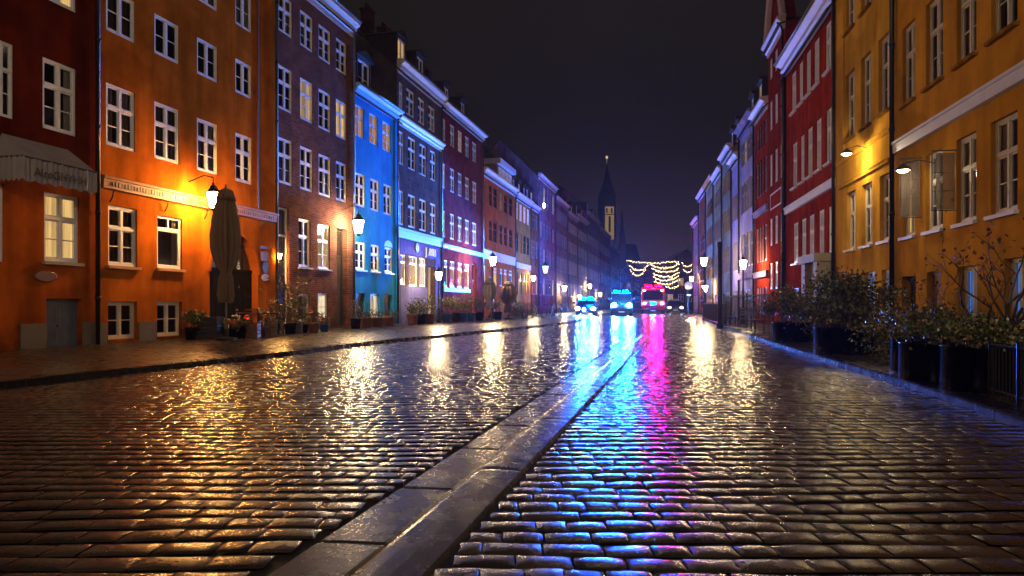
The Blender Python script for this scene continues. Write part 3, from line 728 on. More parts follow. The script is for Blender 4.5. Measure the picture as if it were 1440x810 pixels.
# ---- left 6..: coral, amber, rust ...
h = House('L', Yl(678.5), Yl(724.5), 10.6, P_H6, 'coral plastered house with pale band and wall dormer', near=False, ridge=3.2)
C6 = [(679.6,683),(687.8,691.8),(694,699),(702.7,706.7),(709,713),(716,720.5)]
h.row(C6, 8.5, 10.1, ['dim','dark','dark','dim','dark','dark'], mat=DARK); h.row(C6, 5.8, 7.45, ['lit','dark','dark','dark','dark','dark'], mat=DARK)
h.row([(679.8,683),(694,699),(703,707),(709,713),(716,720.5)], 2.5, 3.9, ['orange','lit','blue','orange','blue'], style='shop')
a, bq = h.span(687,692); h.door(a, bq, .1, 3.0, WOODD, .2)
h.band(10.4, 11.05, .38, TRIMP, steps=2); h.band(4.4, 5.1, .08, TRIMP, 'fascia'); h.pipe(h.W-.1, 10.9, DARK, .06); h.finish()
m = MB(); da, db = h.upx(703), h.W-.1; m.box(da,.25,10.7,db,4.,12.5); dm = m.build('wall_dormer', P_TN, h.e)
m = MB(); m.box(da-.15,-.1,12.3,db+.05,4.1,12.72); m.build('dormer_cornice', TRIMP, dm)
for k in range(4): 
    wd = (db-da-.6)/4; f = link('window', frame_mesh(wd*.7,1.15,'cross',FRAME), dm, (da+.3+wd*(k+.15),.19,10.98)); link('pane', pane_mesh(wd*.7,1.15,LITD), f)

h = House('L', Yl(724.5), Yl(746), 10.35, P_H7, 'amber plastered house with lit top floor windows', near=False, ridge=3.)
C7 = [(725.6,728.6),(730.7,734.2),(736,739.5),(741,744.3)]
h.row(C7, 8.55, 10.05, ['lit','lit','lit','lit']); h.row(C7, 5.65, 7.45, ['dark','dim','dark','dark'], mat=DARK); h.row(C7, 1.9, 3.95, ['orange','dim','lit','orange'], mat=DARK)
h.band(10.25, 10.9, .38, TRIMP, steps=2); h.band(4.3,4.75,.1,TRIMP,'fascia'); h.pipe(h.W-.1,10.8,DARK,.06); h.finish()
for k in range(3): h.dormer(1.2+k*2.2, 1.1, 1.5, .4, 'dim' if k==1 else 'dark')
def gen(side, pa, pb, H, mat, label, fl, n, w, looks, trim=TRIMP, ridge=3., dorm=0, ch=False, door=True, frame=None):
    frame = frame or FRAMEG
    f = Yl if side == 'L' else Yr
    Ya, Yb = sorted((f(pa), f(pb))); h = House(side, Ya, Yb, H, mat, label, near=False, ridge=ridge)
    for i, (za, zb) in enumerate(fl):
        h.even(n, w, za, zb, [looks[(i*3+k) % len(looks)] for k in range(n)], mat=frame, style='shop' if (i == 0 and zb-za > 1.7) else 'cross')
    if door: h.door(.15 if side=='L' else h.W-1.1, 1.1 if side=='L' else h.W-.15, .1, 1.95 if fl[0][0]>1.99 else min(2.4, H), WOODD, .2) if fl[0][0] > 1.99 else None
    h.band(H-.15, H+.4, .38, trim, steps=2); h.pipe(h.W-.12 if side=='L' else .12, H+.3, DARK, .06); h.finish()
    for k in range(dorm): h.dormer(h.W*(k+.5)/dorm, 1.2, 1.5, .5, 'dim' if k % 2 else 'dark')
    if ch: h.chimney(h.W*.8)
    return h
gen('L',746,757,10.4,P_H8,'narrow rust coloured house beside the amber house',[(2.,3.8),(5.6,7.3),(8.5,9.9)],4,.9,['dim','dark','dark','lit','dark'],dorm=2)
h9 = gen('L',757,781,14.0,P_MV,'tall mauve house with white cornice and lit attic windows',[(2.,3.8),(5.2,6.9),(8.0,9.6),(11.2,13.4)],5,1.0,['dark','lit','dark','dark','white','dark','dim','dark','dark'],TRIMW,4.)
for k in range(5): pass
gen('L',781,798,13.2,P_GR,'grey beige house past the tall mauve house',[(2.,3.8),(5.,6.7),(8.,9.6),(10.8,12.3)],6,1.0,['dim','dark','dark','blue','dark'],TRIMW,4.)
gen('L',798,812,12.6,P_TN,'tan house with pale gable cornice behind the parked police cars',[(2.,3.8),(5.,6.7),(7.8,9.3),(10.4,11.8)],6,1.1,['lit','dark','dim','dark'],TRIMP,3.8,2)
gen('L',812,826,13.4,P_GR,'pale grey house with two dormers far along the left row',[(2.,3.8),(5.,6.7),(7.8,9.3),(10.4,11.8)],7,1.1,['dark','dark','lit','dark','dim'],TRIMW,4.,2,True)
gen('L',826,842,15.2,P_MV,'dull purple house far along the left row',[(2.,3.8),(5.,6.7),(7.8,9.3),(10.6,12.2)],8,1.2,['dark','dim','dark','dark'],TRIMP,4.5,2)
gen('L',842,858,14.6,P_H8,'faint rust house near the far end of the left row',[(2.,3.8),(5.,6.7),(7.8,9.3),(10.6,12.2)],8,1.3,['dark','dark','dim'],TRIMP,4.5)
gen('L',858,871,13.2,P_GR,'last dusky house of the left row before the church',[(2.,3.8),(5.,6.7),(7.8,9.3)],8,1.4,['dark','dark','blue'],TRIMP,4.)
# tall back house with a long ridge
rb = thing('rear_house','tall brown back house with long plain roof rising behind the coral and amber houses','house',(lx(71)-3.0,71,0), math.atan2(1,LS))
m = MB(); W=26.; D=10.; m.quad((0,0,0),(W,0,0),(W,0,14.5),(0,0,14.5)); m.poly([(0,0,0),(0,0,14.5),(0,D/2,20.),(0,D,14.5),(0,D,0)]); m.poly([(W,0,0),(W,D,0),(W,D,14.5),(W,D/2,20.),(W,0,14.5)]); m.quad((0,D,0),(0,D,14.5),(W,D,14.5),(W,D,0)); m.build('wall', brick('brown back brick',(.22,.11,.06),(.15,.08,.05),(.13,.11,.09)), rb)
m = MB(); m.prism([(-.4,14.2),(D/2,20.1),(D+.4,14.2),(D+.4,14.1),(D/2,20.),(-.4,14.1)],.0,W); m.build('roof', plain('brown roof tiles',(.14,.075,.045),.6,vary=.3,bump=.5), rb)
m = MB(); m.box(W-1.2,D/2-.4,19.4,W-.3,D/2+.4,21.6); m.build('chimney', P_TN, rb)

# ------------------------------------------------------------------ right row
h = House('R', 6.5, Yr(1258), 12.4, P_Y1, 'ochre yellow house nearest on the right with long stone ledge')
G1 = [(1269,1287),(1302,1326),(1345,1373),(1393,1431),(1476,1530)]
h.row(G1, 2.66, 4.36, ['lit','cur0','cur1','cur1','dark'], rec=.08, mat=FRAMEY, sill=FRAMEY); h.row(G1, 5.85, 7.70, ['dark','dark','cur2d','dark','dark'], rec=.08, mat=FRAMEY, sill=P_Y1); h.row(G1, 9.1, 10.9, ['dark']*5, rec=.08, mat=FRAMEY, sill=P_Y1)
a, bq = h.span(1268,1288); h.door(a, bq, .1, 1.72, WOODD, .2, leaf=1)
a, bq = h.span(1303,1324); h.door(a, bq, .1, 1.76, WOODB, .1, leaf=1)
h.row([(1347,1374)], .62, 1.80, ['blue'], style='two', rec=.12, mat=FRAMEY); h.row([(1412,1440)], .62, 1.85, ['blue'], style='two', rec=.12, mat=FRAMEY)  # blue glow stands in for beacon reflections in the glass
h.band(4.76, 5.06, .12, TRIMW, 'ledge'); h.pipe(.02+.06, 12.3, DARK, .06); h.finish()
for k, (pa, pb, nm, lb) in enumerate([(1276,1300,'hanging_sign','grey translucent sign panel hung by the lit end window'),(1326,1350,'hanging_sign','dark framed sign panel hung between two ochre house windows')]):
    Ys = Yr(pb); th = thing(nm, lb, 'sign', (rx(Ys)-.06, Ys, 0), math.atan2(RS*-1,1)+R(180), 'sign panels on the ochre house')
    zt, zb = (4.28,3.02) if k == 0 else (4.08,2.95)
    m = MB(); m.box(.04,-.012,zb,.43-.05*k,.012,zt); m.build('panel', plain('frosted grey panel %s' % k, (.20,.17,.15) if k==0 else (.17,.14,.12), .25, vary=.35, scale=4.), th)
    pmt = th.children[0].data.materials[0].node_tree; [setattr(q.inputs['Alpha'],'default_value',.55) for q in pmt.nodes if q.type=='BSDF_PRINCIPLED']
    m = MB(); m.tube([(0,0,zt+.05),(.47,0,zt+.05)],.014,6); m.tube([(0,0,zb-.02),(.47,0,zb-.02)],.012,6); m.tube([(.46,0,zb-.03),(.46,0,zt+.06)],.012,6)
    for q in (.33,.66): m.tube([(.05,-.016,zb+(zt-zb)*q),(.44,-.016,zb+(zt-zb)*q)],.007,5)
    m.build('bracket', ZINC, th)

h = House('R', Yr(1258), Yr(1175), 12.2, P_Y2, 'warm yellow house with lamp lit moulded band, between ochre and red')
h.row([(1190.7,1203),(1212,1226.5),(1237,1253)], 2.7, 4.43, ['cur0','cur1','cur1'], rec=.1, mat=FRAMEY, sill=FRAMEY); h.row([(1189,1201.7),(1211,1224.5),(1235,1252)], 6.05, 8.05, ['dark','dark','cur1d'], rec=.1, mat=FRAMEY, sill=P_Y2); h.row([(1189,1201.7),(1211,1224.5),(1235,1252)], 9.33, 11.2, ['dark','dark','dark'], rec=.1, mat=FRAMEY, sill=P_Y2)
h.row([(1193,1205.5),(1215,1231),(1240,1253)], .62, 1.95, ['cur1d','blue','blue'], style='two', rec=.1, mat=FRAME, sill=FRAMEY)  # the two blue basement windows glow in place of mirrored beacons
h.band(4.66, 4.78, .08, P_Y2, 'moulding', .5, h.W-.3); h.band(5.42, 5.56, .07, P_Y2, 'moulding', .25, h.W-.15); h.pipe(.07, 12.1, DARK, .055); h.finish()
m = MB(); m.box(h.upx(1186),-.04,5.6,h.upx(1186)+.14,-.001,12.); m.build('wall_strip', P_Y2, h.e)

h = House('R', Yr(1175), Yr(1104.5), 10.8, P_R3, 'brick red house with broad white cornice and white string course', ridge=4.)
h.row([(1112.6,1119.5),(1123,1129),(1133,1140),(1144,1152),(1160,1169)], 8.88, 10.5, ['cur2d','dark','dark','cur0','dark'], sill=TRIMW); h.row([(1114,1121),(1125,1131),(1135,1142.5),(1147,1155),(1161,1170)], 5.78, 7.58, ['dark','cur0','dark','dark','cur0'], sill=TRIMW)
h.row([(1115,1122.5),(1126.5,1133.6),(1137,1145),(1150.7,1159)], 2.7, 4.33, ['dark','cur0','dark','dark'], sill=TRIMW); h.row([(1164,1172.5)], 2.75, 4.3, ['white'], style='one')
h.row([(1115,1123),(1128,1136)], .5, 1.7, ['dark','dark'], style='two')
h.band(10.72, 11.35, .42, TRIMP, steps=2); h.gutter(11.3,.42); h.band(4.84, 5.14, .12, TRIMW, 'string_course'); h.pipe(.1, 11.2, DARK, .08); h.finish()
m = MB(); a, bq = h.span(1150,1174); m.box(a,-.55,0,a+.5,-.004,2.45); m.box(bq-.5,-.55,0,bq,-.004,2.45); m.box(a-.06,-.65,2.45,bq+.04,-.004,2.72); m.box(a+.5,-.35,1.9,bq-.5,-.004,2.449); m.build('portal', STONE, h.e)
h = House('R', Yr(1104.5), Yr(1080.5), 13.1, P_R4, 'tall dark red gabled house beyond the broad white cornice', ridge=1.)
C4 = [(1082,1086),(1089,1093.5),(1096.5,1101)]
h.row(C4, 9.28, 10.67, ['cur0','cur1','cur0']); h.row(C4, 6.63, 8.15, ['cur1d','blind','cur0']); h.row(C4, 3.82, 5.1, ['blind','cur1','blind']); h.row(C4, 1.76, 3.0, ['blind','dark','blind']); h.row(C4[:2], 11.7, 12.7, ['cur1','cur1'], style='two')
h.band(12.9, 13.45, .35, TRIMP, steps=2); h.pipe(h.W-.15, 13.2, DARK, .05); h.finish()
m = MB(); m.poly([(.2,0.02,13.4),(h.W-.2,0.02,13.4),(h.W/2,0.02,17.2)]); m.poly([(h.W-.2,.5,13.4),(.2,.5,13.4),(h.W/2,.5,17.2)]); m.quad((.2,.02,13.4),(h.W/2,.02,17.2),(h.W/2,.5,17.2),(.2,.5,13.4)); m.quad((h.W/2,.02,17.2),(h.W-.2,.02,13.4),(h.W-.2,.5,13.4),(h.W/2,.5,17.2)); g_ = m.build('gable', P_R4, h.e)
m = MB(); m.tube([(.0,-.1,13.4),(h.W/2,-.1,17.3),(h.W,-.1,13.4)], .16, 6); m.build('gable_coping', TRIMP, g_)
m = MB(); a, bq = h.span(1085,1101); m.box(a,-.05,5.45,bq,-.002,6.2); sp = m.build('sign_board', P_R4, h.e)
m = MB(); m.box(a+.03,-.07,5.46,bq-.03,-.05,5.52); m.box(a+.03,-.07,6.13,bq-.03,-.05,6.19); m.box(a+.03,-.07,5.52,a+.09,-.05,6.13); m.box(bq-.09,-.07,5.52,bq-.03,-.05,6.13)
m.build('sign_border', TRIMP, sp)
h = gen('R',1080.5,1061.5,10.7,P_R3,'narrow red house with lilac ledges beside lilac house',[(.6,1.9),(3.2,5.0),(6.6,8.4),(9.,10.2)],4,.9,['blind','dark','blind','dark','dark'],TRIMP,3.)
h.band(5.6,5.9,.15,P_LI,'ledge'); h.band(2.4,2.7,.15,P_LI,'ledge')
h = gen('R',1061.5,1040.5,11.2,P_LI,'pale lilac house washed with blue light',[(.5,1.9),(3.2,5.2),(6.4,8.2),(9.2,10.6)],4,1.0,['white','dark','dark','blind','dark'],P_LI,4.,2)
h.band(2.5,2.9,.2,P_LI,'ledge')
gen('R',1040.5,1029.5,10.,P_LI,'second lilac house beyond, lower with small dormer',[(.5,1.9),(3.2,5.),(6.4,8.)],4,.9,['dark','dark','blind','dark'],TRIMP,3.2,1)
gen('R',1029.5,1016,11.3,P_GR,'grey house with dormers in the right row past the lilac pair',[(.5,1.9),(3.2,5.),(6.,7.6),(8.8,10.2)],5,.9,['dim','dark','dark','orange'],TRIMP,3.6,2)
gen('R',1016,1004,10.8,P_TN,'tan house right behind the tall dark post',[(.5,1.9),(3.2,5.),(6.,7.6),(8.6,9.9)],5,.9,['dark','dim','dark'],TRIMP,3.6,1,True)
gen('R',1004,993,11.2,P_TN,'yellowish tan house behind the right post lamp',[(.6,1.9),(3.2,5.),(6.,7.6),(8.6,9.9)],6,1.,['dark','dark','lit'],TRIMO,3.4)
gen('R',993,983,11.2,P_H8,'dusky rust house near the end of the right row',[(.6,1.9),(3.2,5.),(6.,7.6)],6,1.1,['dark','dark','dim'],TRIMP,3.2)
gen('R',983,975,9.4,P_GR,'last low grey house of the right row by the traffic sign',[(.6,1.9),(3.2,5.),(6.,7.6)],6,1.1,['dark','orange','dark'],TRIMP,3.)

# ------------------------------------------------------------------ church and end of the street
ch = thing('church','dark church with tall spired tower and lit belfry beyond the left row','church',(46.,345,0),R(4))
CH = plain('church stone',(.05,.055,.085),.8,vary=.2,scale=.3); 
m = MB(); a=3.6; m.box(-a,-a,0,a,a,54.); m.box(-a-.3,-a-.3,31.6,a+.3,a+.3,32.2); m.build('tower', CH, ch)
m = MB(); 
i0=len(m.v); m.lathe([(a*1.42,54.),(2.6,60.),(1.1,65.),(.08,69.5)],4,ph=R(45)); m.build('spire', CH, ch)
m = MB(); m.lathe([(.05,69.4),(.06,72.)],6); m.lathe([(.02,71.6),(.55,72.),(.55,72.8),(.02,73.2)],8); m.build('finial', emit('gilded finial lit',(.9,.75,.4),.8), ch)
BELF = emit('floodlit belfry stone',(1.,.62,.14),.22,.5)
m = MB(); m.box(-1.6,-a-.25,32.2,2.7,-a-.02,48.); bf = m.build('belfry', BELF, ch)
m = MB(); m.box(.1,-a-.32,35.5,1.1,-a-.26,43.2); m.box(-1.2,-a-.32,45,-.4,-a-.26,47.2); m.box(1.2,-a-.32,45,2.,-a-.26,47.2); m.box(-1.9,-a-.36,44.,2.9,-a-.27,44.4); m.build('louvre', CH, bf)
m = MB(); m.box(8.5,-3,0,16.,16,22.); m.prism([(-3,22.01),(6.5,31),(16,22.01)],8.5,16); m.build('transept', CH, ch); m = MB(); m.box(-16,-2,0,-4.5,16,20); m.build('nave', CH, ch)
st_ = thing('spire_turret','small dark pointed turret right of the church tower','turret',(46.7,302,0))
m = MB(); m.box(-1.45,-1.45,0,1.45,1.45,27.5); m.build('shaft', CH, st_)
m = MB(); m.lathe([(2.05,27.5),(1.0,34.),(.05,41.5)],4,ph=R(45)); m.build('spire', CH, st_)
for (px, Y, w, H, lab, col) in [(890,190,9.,9.5,'dark blue house closing the street below the church',(.05,.07,.14)),(905,200,12.,8.5,'dark low building behind the fire engine',(.06,.05,.08)),(938,196,16.,10.5,'dim mauve building across the street end behind the garlands',(.09,.06,.08)),(965,150,9.,10.,'brownish end building beside the far tree',(.10,.06,.05))]:
    X=(px-720)/1000*Y; e = thing('far_building',lab,'building',(X,Y,0),0.,'far buildings closing the street')
    mt = plaster('far wall %d' % px, col); m = MB(); m.box(-w/2,0,0,w/2,8,H); m.poly([(-w/2,0,H),(w/2,0,H),(0,0,H+2.4)]); m.build('wall', mt, e)
    m = MB(); m.prism([(0,0)]*0 or [(-.2,H),(8.2,H),(8.2,H+.2),(-.2,H+.2)],-w/2-.2,w/2+.2); 
    m.quad((-w/2-.2,-.2,H+.21),(0,-.2,H+2.6),(0,8.2,H+2.6),(-w/2-.2,8.2,H+.21)); m.quad((w/2+.2,-.2,H+.21),(w/2+.2,8.2,H+.21),(0,8.2,H+2.6),(0,-.2,H+2.6)); m.build('roof', SLATE, e)
    for k in range(4):
        for q in range(2):
            f = link('window', frame_mesh(1.1,1.6,'cross',FRAME), e, (-w/2+w*(k+.5)/4-.55,-.06,1.6+q*3.4)); link('pane', pane_mesh(1.1,1.6,PANED if (k*3+q*2+px)%5 else LITD), f)

# ------------------------------------------------------------------ lamps
def lantern(name, label, cat, loc, s=1., glass=LAMPW, mount='wall', wall_dir=(-1,0), post_h=0., power=0., col=(1.,.66,.32), group=None):
    """loc = centre of the lantern glass"""
    t = thing(name, label, cat, loc, 0., group)
    g = MB(); g.lathe([(.10*s,-.26*s),(.185*s,.16*s)], 6); g.build('lantern_glass', glass, t)
    c = MB(); c.lathe([(.215*s,.165*s),(.20*s,.19*s),(.12*s,.29*s),(.10*s,.30*s),(.10*s,.345*s),(.05*s,.39*s),(.02*s,.40*s),(.03*s,.44*s),(.005*s,.50*s)], 6); c.build('lantern_cap', DARK, t)
    b_ = MB(); b_.lathe([(.11*s,-.275*s),(.06*s,-.33*s),(.02*s,-.36*s)], 6)
    for q in range(6):
        tt=2*math.pi*q/6; b_.tube([(.103*s*math.cos(tt),.103*s*math.sin(tt),-.26*s),(.19*s*math.cos(tt),.19*s*math.sin(tt),.165*s)], .009*s, 4)
    b_.build('lantern_frame', DARK, t)
    if mount == 'wall':
        w = Vector((wall_dir[0],wall_dir[1],0)); m = MB(); m.tube([w*0+Vector((0,0,.5*s)), Vector((0,0,.6*s)), w*.35+Vector((0,0,.68*s)), w+Vector((0,0,.5*s))], .018, 6); m.tube([w+Vector((0,0,.2)),w+Vector((0,0,.75*s))],.03,6); m.build('bracket', DARK, t)
    elif mount == 'post':
        m = MB(); z0 = -post_h; m.lathe([(.13,z0),(.13,z0+.12),(.10,z0+.15),(.09,z0+.7),(.06,z0+.78),(.05,z0+1.6),(.04,-.36*s)], 10); m.build('post', DARK, t, True)
    elif mount == 'hang':
        m = MB(); m.tube([(0,0,.5*s),(0,0,1.1)],.012,5); m.tube([(-.02,0,1.1),(wall_dir[0],wall_dir[1],1.15)],.02,5); m.build('bracket', DARK, t)
    if power: lamp('POINT', t, (0,0,-.62*s), power, col, .12)
    return t
def P(px, py, Y): return ((px-720)/1000*Y, Y, EYE+(428-py)/1000*Y)
lantern('wall_lantern','lit lantern on the orange house beside the closed parasol','lantern',P(300,279,20.55),1.0,LAMPO,wall_dir=(-.83,.19))
lantern('wall_lantern','lit lantern at the corner of brick and blue house','lantern',P(504,317,29.9),1.25,wall_dir=(-.80,.19))
lantern('wall_lantern','small lit lamp by the glass door of the brick house','lantern',P(393,360,25.3),.42,LAMPO,wall_dir=(-.35,.08))
lantern('post_lantern','short lit post lantern in front of the lilac shop','street lamp',P(617,387,38.),.95,mount='post',post_h=P(617,387,38.)[2]-PV)
lantern('post_lantern','lit post lantern in front of the coral house','street lamp',P(693,366,47.),1.25,mount='post',post_h=P(693,366,47.)[2]-PV)
lantern('wall_lantern','lit lantern at the edge of the amber house','lantern',P(750,391,67.),1.,wall_dir=(-.8,.19))
lantern('wall_lantern','dark capped lantern with cool bluish glass by the mauve house','lantern',P(767,378,70.),1.7,emit('dim cool lantern glass',(.55,.8,1.),2.5),wall_dir=(-1.,.2))
lantern('post_lantern','lit post lantern on the right pavement by railings','street lamp',P(990,367,44.),1.1,mount='post',post_h=P(990,367,44.)[2]-PV)
lantern('post_lantern','lit post lantern in front of the pale lilac house','street lamp',P(1045,371,35.5),.95,mount='post',post_h=P(1045,371,35.5)[2]-PV)
for px, py, Y, lb in [(800,418,97.,'small warm lamp low on the tan house behind the police cars'),(783,405,84.,'small warm lamp on the grey beige house'),(822,402,108.,'pale pink lamp far along the left row'),(838,414,122.,'tiny pinkish lamp above the police van')]:
    lantern('wall_lantern',lb,'lantern',(lx(Y)+.75,Y,EYE+(428-py)/1000*Y),1.25,wall_dir=(-.75,.18))
for px, py, Y, lb in [(1003,405,57.,'small lamp on the yellowish tan house'),(984,392,70.,'small lamp on the dusky rust house')]:
    lantern('wall_lantern',lb,'lantern',(rx(Y)-.75,Y,EYE+(428-py)/1000*Y),1.,wall_dir=(.75,-.13))
t = thing('spotlight','small bright white floodlight high on the mauve house','floodlight',P(763,289,75.)); m = MB(); m.lathe([(.05,-.3),(.28,-.1),(.3,.1),(.05,.3)],10); m.build('glass', LAMPC, t); m = MB(); m.tube([(0,0,.3),(-.6,.3,.4)],.04,6); m.build('bracket', DARK, t)
# dome wall lamps on the yellow houses
def domelamp(label, loc, arm, power, col):
    t = thing('wall_lamp', label, 'wall lamp', loc, 0., 'dome lamps on the yellow houses')
    m = MB(); m.lathe([(.17,-.02),(.175,0),(.12,.06),(.05,.10),(.03,.13),(.004,.14)],16); m.build('lamp_shade', ZINC, t, True)
    m = MB(); m.lathe([(.004,-.075),(.08,-.06),(.13,-.022),(.13,-.018),(.004,-.016)],14); m.build('bulb', emit('dome lamp bulb %d' % int(power), (1.,.80,.48), 40.), t, True)
    m = MB(); m.tube([(0,0,.12),(arm[0]*.5,arm[1]*.5,.2),(arm[0],arm[1],.12)],.014,6); m.build('arm', ZINC, t)
    lamp('POINT', t, (0,0,-.14), power, col, .05)
domelamp('lit dome lamp under the band of the warm yellow house',(rx(19.9)-.55,19.9,5.28),(.56,-.09),125,(1.,.78,.42))
domelamp('dim dome lamp on an arm beside the grey sign panel',(rx(15.55)-.62,15.55,4.0),(.63,-.1),9,(1.,.8,.5))

# added pendant lamps, all out of view, put in to light the upper walls
def pendant(x, y, z, power, label):
    t = thing('fill_pendant_lamp', label, 'street lamp', (x,y,z), 0., 'added unseen pendant lamps for facade light')
    m = MB(); m.lathe([(.30,0),(.31,.02),(.22,.14),(.10,.2),(.05,.3)],16); m.build('lamp_shade', ZINC, t, True)
    m = MB(); m.lathe([(.01,-.10),(.15,-.07),(.26,0.005),(.01,.006)],14); m.build('diffuser', emit('fill lamp diffuser %d' % int(y*10),(1.,.84,.66),3.), t, True)
    m = MB(); m.tube([(lx(y)-x,0,1.2),(0,0,.32),(rx(y)-x,0,1.2)],.01,5); m.build('cable', DARK, t)
    lamp('POINT', t, (0,0,-.2), power, (1.,.76,.52), .2)
pendant(5.5, -5., 9.5, 2900, 'added pendant fill lamp on a cable behind the viewer, nearer the right houses')
pendant(-6.5, -6., 9.5, 2250, 'added pendant fill lamp on a cable behind the viewer, nearer the left houses')
pendant(3.2, 22.3, 11.6, 170, 'added pendant fill lamp on a cable above the view by the orange house')

# ------------------------------------------------------------------ parasols, pots, plants
def parasol(label, loc, top, r, canvas, zb, pr=.03):
    t = thing('closed_parasol', label, 'parasol', loc)
    m = MB(); n = 64; prof = [(zb,.42,.38),(zb+(top-zb)*.06,.50,.38),(zb+(top-zb)*.2,.44,.32),(zb+(top-zb)*.26,.36,.2),(zb+(top-zb)*.33,.58,.40),(zb+(top-zb)*.45,.84,.36),(zb+(top-zb)*.58,.92,.32),(zb+(top-zb)*.72,.84,.3),(zb+(top-zb)*.86,.68,.24),(top-.30,.62,.12),(top-.31,.76,.10),(top-.16,.68,.06),(top-.04,.5,.04),(top,.14,0)]
    i0 = len(m.v)
    for (z, k, fold) in prof:
        for q in range(n):
            th = 2*math.pi*q/n; rr = r*k*(1+fold*math.cos(th*11+z*.4)+fold*.6*math.cos(th*6+1+z*.2)); m.v.append((rr*math.cos(th), rr*math.sin(th), z+.04*math.sin(th*4)*(z<zb+.2)))
    for k in range(len(prof)-1):
        for q in range(n): a=i0+k*n+q; b_=i0+k*n+(q+1)%n; m.f.append((a,b_,b_+n,a+n)); m.mi.append(0)
    cn = m.build('canopy', canvas, t, True)
    m = MB(); m.tube([(0,0,.06),(0,0,top+.12)],pr,8); m.build('pole', ZINC, t); m = MB(); m.lathe([(.28,0),(.28,.06),(.06,.09),(.06,.3)],14); m.build('base', DARK, t)
    m = MB(); zt = zb+(top-zb)*.25
    m.lathe([(r*.36,zt-.03),(r*.37,zt+.03)],12,cap=False)
    for a in (2.4,4.2,5.2): m.tube([(r*.36*math.cos(a),r*.36*math.sin(a),zt),(r*.5*math.cos(a),r*.5*math.sin(a),zt-.2),(r*.42*math.cos(a),r*.42*math.sin(a),zt-.5)],.02,5)
    m.build('tie_strap', canvas, cn)
parasol('tall closed beige parasol tied up before the arched gateway',(P(318,478,19.4)[0],19.4,PV),4.12,.33,CANVAS,1.05)
parasol('closed grey parasol in front of the coral house',(P(688,440,44.)[0],44.,PV),2.6,.36,CANVASG,.75)
parasol('closed tan parasol at the right end of the coral house',(P(715,440,47.)[0],47.,PV),2.5,.45,CANVAS,.45)

lr = random.Random(5)
def leaves(m, cx, cy, cz, rx_, ry_, rz_, n, size, nm, clump=9):
    cl = [(lr.gauss(0,.45),lr.gauss(0,.45),lr.uniform(-.6,.75)) for _ in range(clump)]
    for _ in range(n):
        c = lr.choice(cl); p = [c[0]+lr.gauss(0,.26), c[1]+lr.gauss(0,.26), c[2]+lr.gauss(0,.26)]
        q = Vector((cx+p[0]*rx_, cy+p[1]*ry_, cz+p[2]*rz_)); s = size*lr.uniform(.5,1.2)
        d = Vector((lr.gauss(0,1),lr.gauss(0,1),lr.gauss(0.2,.8))).normalized(); e = d.cross(Vector((lr.gauss(0,1),lr.gauss(0,1),lr.gauss(0,1)))).normalized()
        m.quad(q, q+d*s*.5+e*s*.32, q+d*s, q+d*s*.5-e*s*.32, lr.choices(range(nm), [4,3,1][:nm])[0])
def twig(m, p, d, L, r, depth, ends, spread=.5):
    pts=[p]; rr=[r]; n=4
    for k in range(n):
        d = (d+Vector((lr.gauss(0,.16),lr.gauss(0,.16),lr.gauss(.05,.1)))).normalized(); pts.append(pts[-1]+d*L/n); rr.append(r*(1-.6*(k+1)/n))
    m.tube(pts, rr, 5, cap=False)
    if depth <= 0: ends += pts[2:]; return
    for k in range(lr.choice([2,3,3])):
        i = lr.choice([2,3,4]); dd = (d+Vector((lr.gauss(0,spread),lr.gauss(0,spread),lr.gauss(.1,spread*.7)))).normalized(); twig(m, pts[i], dd, L*lr.uniform(.55,.8), rr[i]*.8, depth-1, ends, spread)
def bush(label, loc, rx_, ry_, h, n, size=.09, mats=None, name='shrub', group=None, cat='shrub', stems=7, depth=1, fl=0):
    t = thing(name, label, cat, loc, 0., group); mats = mats or LEAF
    m = MB(); ends=[]
    for _ in range(stems): 
        p = Vector((lr.uniform(-.5,.5)*rx_, lr.uniform(-.5,.5)*ry_, -.05)); twig(m, p, Vector((lr.gauss(0,.3),lr.gauss(0,.3),1)).normalized(), h*lr.uniform(.5,.75), .014, depth, ends)
    m.build('stem', BARK, t)
    f = MB(); leaves(f, 0,0,h*.5, rx_, ry_, h*.52, n, size, len(mats), max(8,int(rx_*ry_*h*18)))
    for e in ends:
        for _ in range(2):
            d=Vector((lr.gauss(0,1),lr.gauss(0,1),lr.gauss(0,1))).normalized(); k=d.cross(Vector((0,0,1))).normalized(); q=e+d*.03; f.quad(q,q+d*size*.5+k*size*.3,q+d*size,q+d*size*.5-k*size*.3,lr.randrange(len(mats)))
    f.build('foliage', mats, t)
    if fl:
        f = MB()
        for _ in range(fl):
            q = Vector((lr.gauss(0,.4)*rx_,lr.gauss(0,.4)*ry_,h*lr.uniform(.55,1.))); f.lathe([(.004,-.02),(.045,0),(.03,.03),(.004,.04)],6,c=q)
        f.build('blossom', PETAL[fl%2], t)
    return t
def planter(label, loc, r, h, sq=1., mat=PLANTER, name='planter', group=None, prof=None, rot=0.):
    m = MB(); m.lathe(prof or [(r*.985,0),(r,.02),(r,h-.015),(r*1.012,h-.012),(r*1.012,h),(r*.95,h),(r*.95,h-.06),(.01,h-.07)], 40 if r > .3 else 18)
    o = m.build(name, mat); 
    for p in o.data.polygons: p.use_smooth = abs(p.normal.z) < .5
    o.location = loc; o.scale = (1, sq, 1); o.rotation_euler.z = rot; return tag(o, label, 'planter', group)
GP = 'round black planters on the right kerb'
RP = [((7.45,18.9),.52,.50,'round black planter farthest back on the right, beside the railing'),((6.78,14.4),.62,.50,'large round black planter below the yellow house'),((5.98,10.4),.40,.48,'black planter tucked behind the big near planter'),((5.42,9.1),.42,.48,'black planter with purple gleam at the kerb corner'),((5.30,8.05),.40,.50,'black planter next to the near right railing')]
